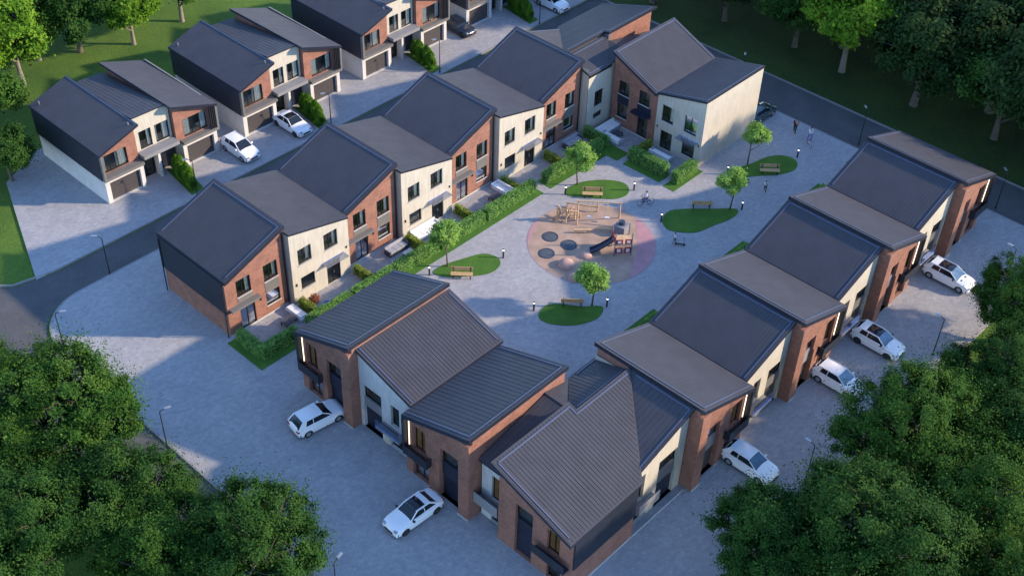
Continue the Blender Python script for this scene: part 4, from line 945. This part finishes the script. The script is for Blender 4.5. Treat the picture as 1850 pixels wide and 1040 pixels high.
# ------------------------------------------------------------------ patio furniture
def sofa(Lx,mat,cush,label,x,y,rz,back=True,dep=.85):
    t=place(empty('garden_sofa'),x,y,rz,label,'outdoor sofas on the patios','sofa'); t.location.z=.016
    b=MB(); b.box(-Lx/2,Lx/2,-dep/2,dep/2,.06,.32,mat); b.build('base',t,bevel=.02)
    b=MB(); n=max(1,round(Lx/.8)); w=(Lx-.2)/n
    for i in range(n): b.box(-Lx/2+.1+i*w+.01,-Lx/2+.1+(i+1)*w-.01,-dep/2+.03,dep/2-.16,.325,.47,cush)
    b.build('seat_cushions',t,bevel=.03)
    if back:
        b=MB(); b.box(-Lx/2,Lx/2,dep/2-.14,dep/2+.02,.325,.75,cush); b.build('backrest',t,bevel=.03)
        for s in (-1,1):
            b=MB(); b.box(s*Lx/2-.07,s*Lx/2+.07,-dep/2,dep/2-.15,.325,.6,mat); b.build('armrest',t,bevel=.02)
    return t
def ptable(x,y,rz,w,d,top,label):
    t=place(empty('garden_table'),x,y,rz,label,'low tables on the patios','table'); t.location.z=.016
    b=MB(); b.box(-w/2,w/2,-d/2,d/2,.36,.41,top); b.build('tabletop',t,bevel=.01)
    for sx in (-1,1):
        for sy in (-1,1):
            b=MB(); b.box(sx*(w/2-.08)-.03,sx*(w/2-.08)+.03,sy*(d/2-.08)-.03,sy*(d/2-.08)+.03,0,.355,M['darkmetal']); b.build('leg',t)
W_,G_,K_=M['sofa_white'],M['sofa_grey'],M['sofa_dark']
sofa(2.1,W_,W_,'white outdoor daybed by the first brick house, against the yellow green hedge',5.5,-1.35,-PI/2,False)
ptable(4.3,-1.7,.1,1.2,.8,K_,'low dark table beside the first daybed')
sofa(2.2,K_,G_,'grey sofa with dark base on the second brick house patio',17.0,-1.0,0); ptable(17.3,-2.2,0,1.0,.6,M['white'],'small white topped table in front of the grey sofa')
sofa(3.0,W_,W_,'big white sofa along the second cream house wall',20.6,-1.0,0,dep=1.1); sofa(1.6,W_,W_,'white ottoman bench in front of the big white sofa',21.3,-2.2,0,False); 
sofa(2.2,W_,W_,'single white sofa on the third brick house patio',30.0,-1.6,-PI/2); ptable(28.6,-1.8,0,1.1,.7,K_,'low dark table beside the single white sofa')
sofa(2.2,K_,G_,'grey sofa on the fourth brick house patio behind a young tree',40.6,-1.0,0); ptable(41.3,-2.2,0,1.0,.6,K_,'low dark table before the fourth brick house sofa')
sofa(3.0,G_,W_,'long white sofa along the pale wall of the far corner patio',44.9,-1.9,0,dep=1.0); sofa(2.2,G_,W_,'white sofa at right angles to the long one on the far corner patio',43.9,-3.3,PI/2,dep=.9); ptable(45.0,-3.2,0,.8,.8,K_,'low dark table inside the white corner sofas')
sofa(2.4,G_,W_,'white sofa near the blue tinted window of the cream end house',45.0,-8.6,PI/2)
# ------------------------------------------------------------------ playground
pgp='trampolines set in the playground'
for x,y,lab in [(28.1,-9.25,'round trampoline farthest from the young tree, top one of the three'),(28.4,-11.2,'round trampoline nearest the playground centre'),(26.1,-10.6,'round trampoline at the playground left edge')]:
    t=place(empty('trampoline'),x,y,0,lab,pgp,'trampoline'); t.location.z=.02
    b=MB(); b.dome((0,0,.005),.62,.62,.03,M['tramp'],28,3); b.build('mat',t)
    b=MB(); n=32; vs=[];fs=[]
    for i in range(n):
        a=2*PI*i/n
        for r_,z in ((.62,.035),(.72,.035),(.73,0)): vs.append((r_*math.cos(a),r_*math.sin(a),z))
    for i in range(n):
        j=(i+1)%n; fs+=[(i*3,j*3,j*3+1,i*3+1),(i*3+1,j*3+1,j*3+2,i*3+2)]
    b.add(vs,fs,M['blackpl']); b.build('frame',t)
for x,y,r_,h,lab in [(26.1,-12.9,.75,.6,'largest rubber mound, left of the young tree crown'),(28.3,-13.3,.55,.35,'low rubber mound nearest the playground centre'),(25.3,-14.6,.6,.45,'rubber mound half behind the young tree crown')]:
    b=MB(); b.dome((0,0,0),r_,r_,h,M['pinkrub'],24,7); o=b.build('play_mound',None,smooth=True); place(o,x,y,0,lab,'rubber mounds in the playground','mound'); o.location.z=.018
def post(name,par,a,c,r=.06,mat=None): b=MB(); b.tube([a,c],r,8,mat or M['pine']); return b.build(name,par)
# swing frame along the back edge
t=place(empty('swing_frame'),32.9,-10.8,R(-50),'timber swing frame with two pale seats on the far side of the playground','play timber','swing')
for sx in (-1.9,1.9):
    post('leg',t,(sx,-.7,0),(sx,0,2.2)); post('leg',t,(sx,.7,0),(sx,0,2.2))
post('crossbar',t,(-2.1,0,2.2),(2.1,0,2.2),.07)
for sx in (-.8,.8):
    b=MB(); b.box(sx-.22,sx+.22,-.1,.1,.48,.53,M['sofa_white']); sw=b.build('swing_seat',t)
    post('rope',sw,(sx-.2,0,.53),(sx-.2,0,2.15),.015,M['rope']); post('rope',sw,(sx+.2,0,.53),(sx+.2,0,2.15),.015,M['rope'])
# climbing logs
t=place(empty('climbing_frame'),30.9,-8.5,R(-35),'tangle of timber climbing posts at the upper left of the playground','play timber','climbing frame')
rn=random.Random(7)
for (a,c) in [((-.9,-.2,0),(-.6,.1,1.7)),((-.4,.3,0),(-.5,-.1,1.6)),((0,-.4,0),(.2,.1,1.5)),((.5,.3,0),(.3,-.1,1.3)),((.9,-.2,0),(1.0,.1,1.0)),((1.5,.1,0),(1.4,-.1,.7)),((-.3,-.5,0),(.9,.5,1.1)),((-1.1,.4,0),(.1,-.4,1.4))]: post('timber_post',t,a,c,.08)
post('timber_beam',t,(-.8,0,1.35),(1.3,0,.8),.07)
for i in range(5): post('rope',t,(-.6+i*.35,0,1.3-i*.09),(-.5+i*.38,.4,.1),.02,M['rope'])
t=place(empty('balance_beam'),33.3,-8.6,R(-62),'long timber balance beam along the far rim of the playground','play timber','beam')
post('beam',t,(-1.5,0,.45),(1.5,0,.55),.08); post('leg',t,(-1.4,0,0),(-1.4,0,.42)); post('leg',t,(1.4,0,0),(1.4,0,1.3))
for x,y,a,lab in [(30.6,-10.9,-45,'short timber balance beam in the middle of the playground'),(32.2,-12.2,-50,'second short timber balance beam in front of the swing frame')]:
    t=place(empty('balance_beam'),x,y,R(a),lab,'play timber','beam'); b=MB(); b.box(-.8,.8,-.1,.1,.28,.4,M['pine']); b.build('beam',t)
    for s in (-.6,.6): b=MB(); b.box(s-.06,s+.06,-.06,.06,0,.275,M['pine']); b.build('leg',t)
# tower with slide
t=place(empty('play_tower'),31.1,-15.0,R(-40),'play tower with red panels, dark roof and slide at the right of the playground',None,'play tower')
for sx in (-.75,.75):
    for sy in (-.7,.7): post('tower_post',t,(sx,sy,0),(sx,sy,2.5),.06,M['c_grey'])
b=MB(); b.box(-.8,.8,-.75,.75,1.15,1.23,M['pine']); b.build('deck',t)
for (x0,x1,z0,z1) in ((-.7,-.1,1.35,1.85),(.1,.7,1.35,1.85),(-.7,-.1,.35,.95),(.1,.7,.35,.95)):
    b=MB(); b.box(x0,x1,-.78,-.73,z0,z1,M['red']); pn=b.build('red_panel',t); b=MB(); b.box(x0+.14,x1-.14,-.80,-.785,z0+.12,z1-.12,M['sofa_white']); b.build('inset',pn)
b=MB(); b.box(-.78,-.73,-.65,.65,1.3,1.85,M['red']); b.build('red_panel',t)
b=MB(); vs=[];fs=[]
for i in range(9):
    k=i/8; x=-.8-k*2.0; z=1.2*(1-k)**1.4+.12
    for yy_,dz in ((-.34,.22),(-.3,.0),(.3,0),(.34,.22)): vs.append((x,yy_,z+dz))
for i in range(8): fs+=[(i*4+j,i*4+j+1,i*4+j+5,i*4+j+4) for j in range(3)]
b.add(vs,fs,M['blackpl']); b.build('slide',t)
post('climbing_net_bar',t,(-.75,.8,.1),(-1.6,.8,.05),.04)
for i in range(4): post('ladder_rung',t,(-.4,.78+.0+.12*(3-i),.25+.25*i),(.4,.78+.12*(3-i),.25+.25*i),.03,M['red'])
t=place(empty('play_post'),33.2,-13.3,R(10),'small grey play cube behind the red panel tower',None,'play cube')
b=MB(); b.box(-.55,.55,-.55,.55,.0,.9,M['c_grey']); b.build('cube_body',t,bevel=.06); b=MB(); b.tube([(0,0,.9),(0,0,1.25)],[.3,.26],14,M['blackpl']); b.build('opening_ring',t)
# ------------------------------------------------------------------ people
def skin(name,pts,edges,rad,mat,par):
    me=bpy.data.meshes.new(name); me.from_pydata(pts,edges,[]); me.materials.append(mat)
    o=bpy.data.objects.new(name,me); COL.objects.link(o); o.parent=par
    me_sk=o.modifiers.new('skin','SKIN'); sv=me.skin_vertices[0].data if len(me.skin_vertices) else None
    if sv is None:
        bm=bmesh.new(); bm.from_mesh(me); bm.verts.layers.skin.verify(); bm.to_mesh(me); bm.free(); sv=me.skin_vertices[0].data
    for i,r_ in enumerate(rad): sv[i].radius=(r_,r_); sv[i].use_root=(i==0)
    s=o.modifiers.new('sub','SUBSURF'); s.levels=1; s.render_levels=1; me_sk.use_smooth_shade=True
    return o
def person(x,y,rz,label,top,legs,s=1.,stride=.18,arm=.25,hair='hair',sit=False):
    P={'pel':(0,0,.95),'wst':(0.01,0,1.08),'che':(0,0,1.3),'nk':(0,0,1.46),'hd':(.015,0,1.58),'tp':(.01,0,1.70)}
    for sd,sg in (('l',1),('r',-1)):
        f=stride*sg
        P['hip'+sd]=(0,.095*sg,.90); P['kn'+sd]=(f*.6+.03,.10*sg,.50); P['an'+sd]=(f*1.1-.02,.10*sg,.09); P['to'+sd]=(f*1.1+.15,.11*sg,.035)
        if sit: P['kn'+sd]=(.35,.12*sg,.78); P['an'+sd]=(.22+f,.12*sg,.36); P['to'+sd]=(.36+f,.12*sg,.30)
        a=-arm*sg
        P['sh'+sd]=(0,.19*sg,1.40); P['el'+sd]=(a*.6,.24*sg,1.14); P['ha'+sd]=(a*1.0+.12,.22*sg,.93)
        if sit: P['el'+sd]=(.2,.23*sg,1.15); P['ha'+sd]=(.45,.2*sg,1.05)
    Rd=dict(pel=.14,wst=.125,che=.15,nk=.05,hd=.088,tp=.07)
    for q in 'lr': Rd.update({'hip'+q:.095,'kn'+q:.058,'an'+q:.042,'to'+q:.03,'sh'+q:.06,'el'+q:.042,'ha'+q:.03})
    E_=[('pel','wst'),('wst','che'),('che','nk'),('nk','hd'),('hd','tp')]
    for q in 'lr': E_+=[('pel','hip'+q),('hip'+q,'kn'+q),('kn'+q,'an'+q),('an'+q,'to'+q),('che','sh'+q),('sh'+q,'el'+q),('el'+q,'ha'+q)]
    for q,sg in (('l',1),('r',-1)):
        h=P['ha'+q]; pm=(h[0]+.03,h[1],h[2]-.05); P['pm'+q]=pm; Rd['pm'+q]=.022; E_.append(('ha'+q,'pm'+q))
        for k in range(4):
            P['f%s%d'%(q,k)]=(pm[0]+.03+(.008 if k in(1,2) else 0),pm[1]+(k-1.5)*.021,pm[2]-.06); Rd['f%s%d'%(q,k)]=.008; E_.append(('pm'+q,'f%s%d'%(q,k)))
        P['th'+q]=(h[0]+.06,h[1]-.04*sg,h[2]-.045); Rd['th'+q]=.009; E_.append(('ha'+q,'th'+q))
    K=['pel']+[k for k in P if k!='pel']; ix={k:i for i,k in enumerate(K)}
    t=place(empty('person'),x,y,rz,label,'people walking and riding in the courtyard','person'); t.scale=(s,s,s); t.location.z=.01
    skin('body',[P[k] for k in K],[(ix[a],ix[b_]) for a,b_ in E_],[Rd[k] for k in K],M['skin'],t)
    ks=['che','wst','pel','shl','shr','ell','elr']; P2=dict(P); P2['ell']=tuple(np.array(P['shl'])*.15+np.array(P['ell'])*.85); P2['elr']=tuple(np.array(P['shr'])*.15+np.array(P['elr'])*.85); ix={k:i for i,k in enumerate(ks)}
    skin('top',[P2[k] for k in ks],[(0,1),(1,2),(0,3),(0,4),(3,5),(4,6)],[.175,.15,.16,.078,.078,.06,.06],M[top],t)
    ks=['pel','hipl','hipr','knl','knr','anl','anr']
    skin('trousers',[P[k] for k in ks],[(0,1),(0,2),(1,3),(2,4),(3,5),(4,6)],[.152,.108,.108,.074,.074,.062,.062],M[legs],t)
    b=MB(); b.dome((-.015,0,1.655),.1,.092,.105,M[hair],12,5); b.dome((-.03,0,1.64),.085,.088,.09,M[hair],12,8,True); b.build('hair',t,smooth=True)
    b=MB()
    for sg in (-1,1): b.dome((.098,.032*sg,1.625),.012,.012,.008,M['frame'],6,3,True)
    b.box(.098,.105,-.025,.025,1.555,1.562,M['red']); b.dome((.105,0,1.595),.016,.014,.02,M['skin'],6,4,True); b.build('face',t)
    return t
person(58.2,-15.4,R(200),'person in dark clothes standing beyond the far island','c_maroon','c_dark')
person(58.0,-17.3,R(230),'person in a white top and blue trousers leaning to a small push bike','c_white','c_blue',arm=.5,stride=.3)
person(47.7,-19.0,R(215),'child in a white top near the bench by the cream wall island','c_white','c_dark',.72,stride=.25)
person(37.9,-12.35,R(150),'person in white sitting astride a bicycle behind the playground','c_white','c_denim',.95,sit=True)
person(35.2,-17.8,R(300),'child in white pushing a dark scooter right of the playground','c_white','c_grey',.75,arm=.4)
def bike(x,y,rz,label,s=1.,mat='darkmetal'):
    t=place(empty('bicycle'),x,y,rz,label,None,'bicycle'); t.scale=(s,s,s); t.location.z=.01
    for cx in (-.52,.52):
        b=MB(); n=24; vs=[];fs=[]
        for i in range(n):
            a=2*PI*i/n
            for k in range(5):
                c=2*PI*k/5; rr=.33+.02*math.cos(c); vs.append((cx+rr*math.cos(a),.02*math.sin(c),.35+rr*math.sin(a)))
        for i in range(n):
            for k in range(5): fs.append((i*5+k,((i+1)%n)*5+k,((i+1)%n)*5+(k+1)%5,i*5+(k+1)%5))
        b.add(vs,fs,M['tyre'])
        for i in range(6): b.tube([(cx,0,.35),(cx+.32*math.cos(i*PI/3),0,.35+.32*math.sin(i*PI/3))],.006,4,M['rim'],False)
        b.build('wheel',t)
    b=MB()
    for a,c in (((-.52,0,.35),(-.15,0,.8)),((-.15,0,.8),(-.05,0,.33)),((-.05,0,.33),(-.52,0,.35)),((-.05,0,.33),(.38,0,.78)),((-.13,0,.75),(.38,0,.78)),((.52,0,.35),(.36,0,.95)),((-.15,0,.8),(-.17,0,.9))): b.tube([a,c],.022,6,M[mat])
    b.build('frame',t)
    b=MB(); b.box(-.3,-.05,-.07,.07,.9,.95,M['tyre']); b.build('saddle',t,bevel=.02)
    b=MB(); b.tube([(.36,-.28,.98),(.36,.28,.98)],.02,6,M['darkmetal']); b.build('handlebar',t)
bike(37.95,-12.3,R(150),'bicycle carrying the person in white behind the playground')
bike(57.3,-17.75,R(230),'small white bicycle held by the person in blue trousers',.75,'sofa_white')
t=place(empty('scooter'),35.5,-18.25,R(300),'dark scooter pushed by the child right of the playground',None,'scooter')
b=MB(); b.box(-.4,.3,-.08,.08,.12,.16,M['darkmetal']); b.build('deck',t)
b=MB(); b.tube([(.32,0,.14),(.26,0,.85)],.02,6,M['darkmetal']); b.tube([(.26,-.22,.85),(.26,.22,.85)],.02,6,M['darkmetal']); b.build('steering_column',t)
for cx in (-.42,.36): b=MB(); b.tube([(cx,-.03,.1),(cx,.03,.1)],.1,14,M['tyre']); b.build('wheel',t)
# ------------------------------------------------------------------ camera, light, world
f,W0=2261.04,1850
yaw,pitch,roll=.728067,-.709177,.037741
fwd=Vector((math.cos(yaw)*math.cos(pitch),math.sin(yaw)*math.cos(pitch),math.sin(pitch))); rt=Vector((math.sin(yaw),-math.cos(yaw),0)); upv=rt.cross(fwd)
r_=rt*math.cos(roll)+upv*math.sin(roll); u_=-rt*math.sin(roll)+upv*math.cos(roll)
cam=bpy.data.cameras.new('camera'); co=bpy.data.objects.new('camera',cam); COL.objects.link(co)
mt=Matrix(((r_.x,u_.x,-fwd.x,-40.071),(r_.y,u_.y,-fwd.y,-65.649),(r_.z,u_.z,-fwd.z,69.673),(0,0,0,1))); co.matrix_world=mt
cam.sensor_fit='HORIZONTAL'; cam.sensor_width=36; cam.lens=f/W0*36; cam.clip_start=1; cam.clip_end=1500
scene.camera=co
EL=R(23); AZ=(.69,-.72)
sd=Vector((AZ[0]*math.cos(EL),AZ[1]*math.cos(EL),math.sin(EL))).normalized()
sun=bpy.data.lights.new('sun','SUN'); so=bpy.data.objects.new('sun',sun); COL.objects.link(so)
sun.energy=2.35; sun.angle=R(1.6); sun.color=(1,.80,.56); so.rotation_euler=sd.to_track_quat('Z','Y').to_euler()
w=bpy.data.worlds.new('World'); scene.world=w; w.use_nodes=True; nt=w.node_tree; bg=nt.nodes['Background']
sk=nt.nodes.new('ShaderNodeTexSky'); sk.sky_type='NISHITA'; sk.sun_disc=False; sk.sun_elevation=EL; sk.sun_rotation=math.atan2(AZ[0],AZ[1]); sk.ozone_density=6.; sk.air_density=1.0; sk.dust_density=0.
nt.links.new(mixc(nt,1.,sk.outputs[0],(1.30,1.11,1.0),'MULTIPLY'),bg.inputs[0]); bg.inputs[1].default_value=.15
vs_=scene.view_settings; vs_.view_transform='Standard'; vs_.look='None'; vs_.exposure=1.72; vs_.gamma=1; vs_.use_curve_mapping=False
scene.render.engine='CYCLES'; scene.cycles.max_bounces=6; scene.cycles.transparent_max_bounces=8
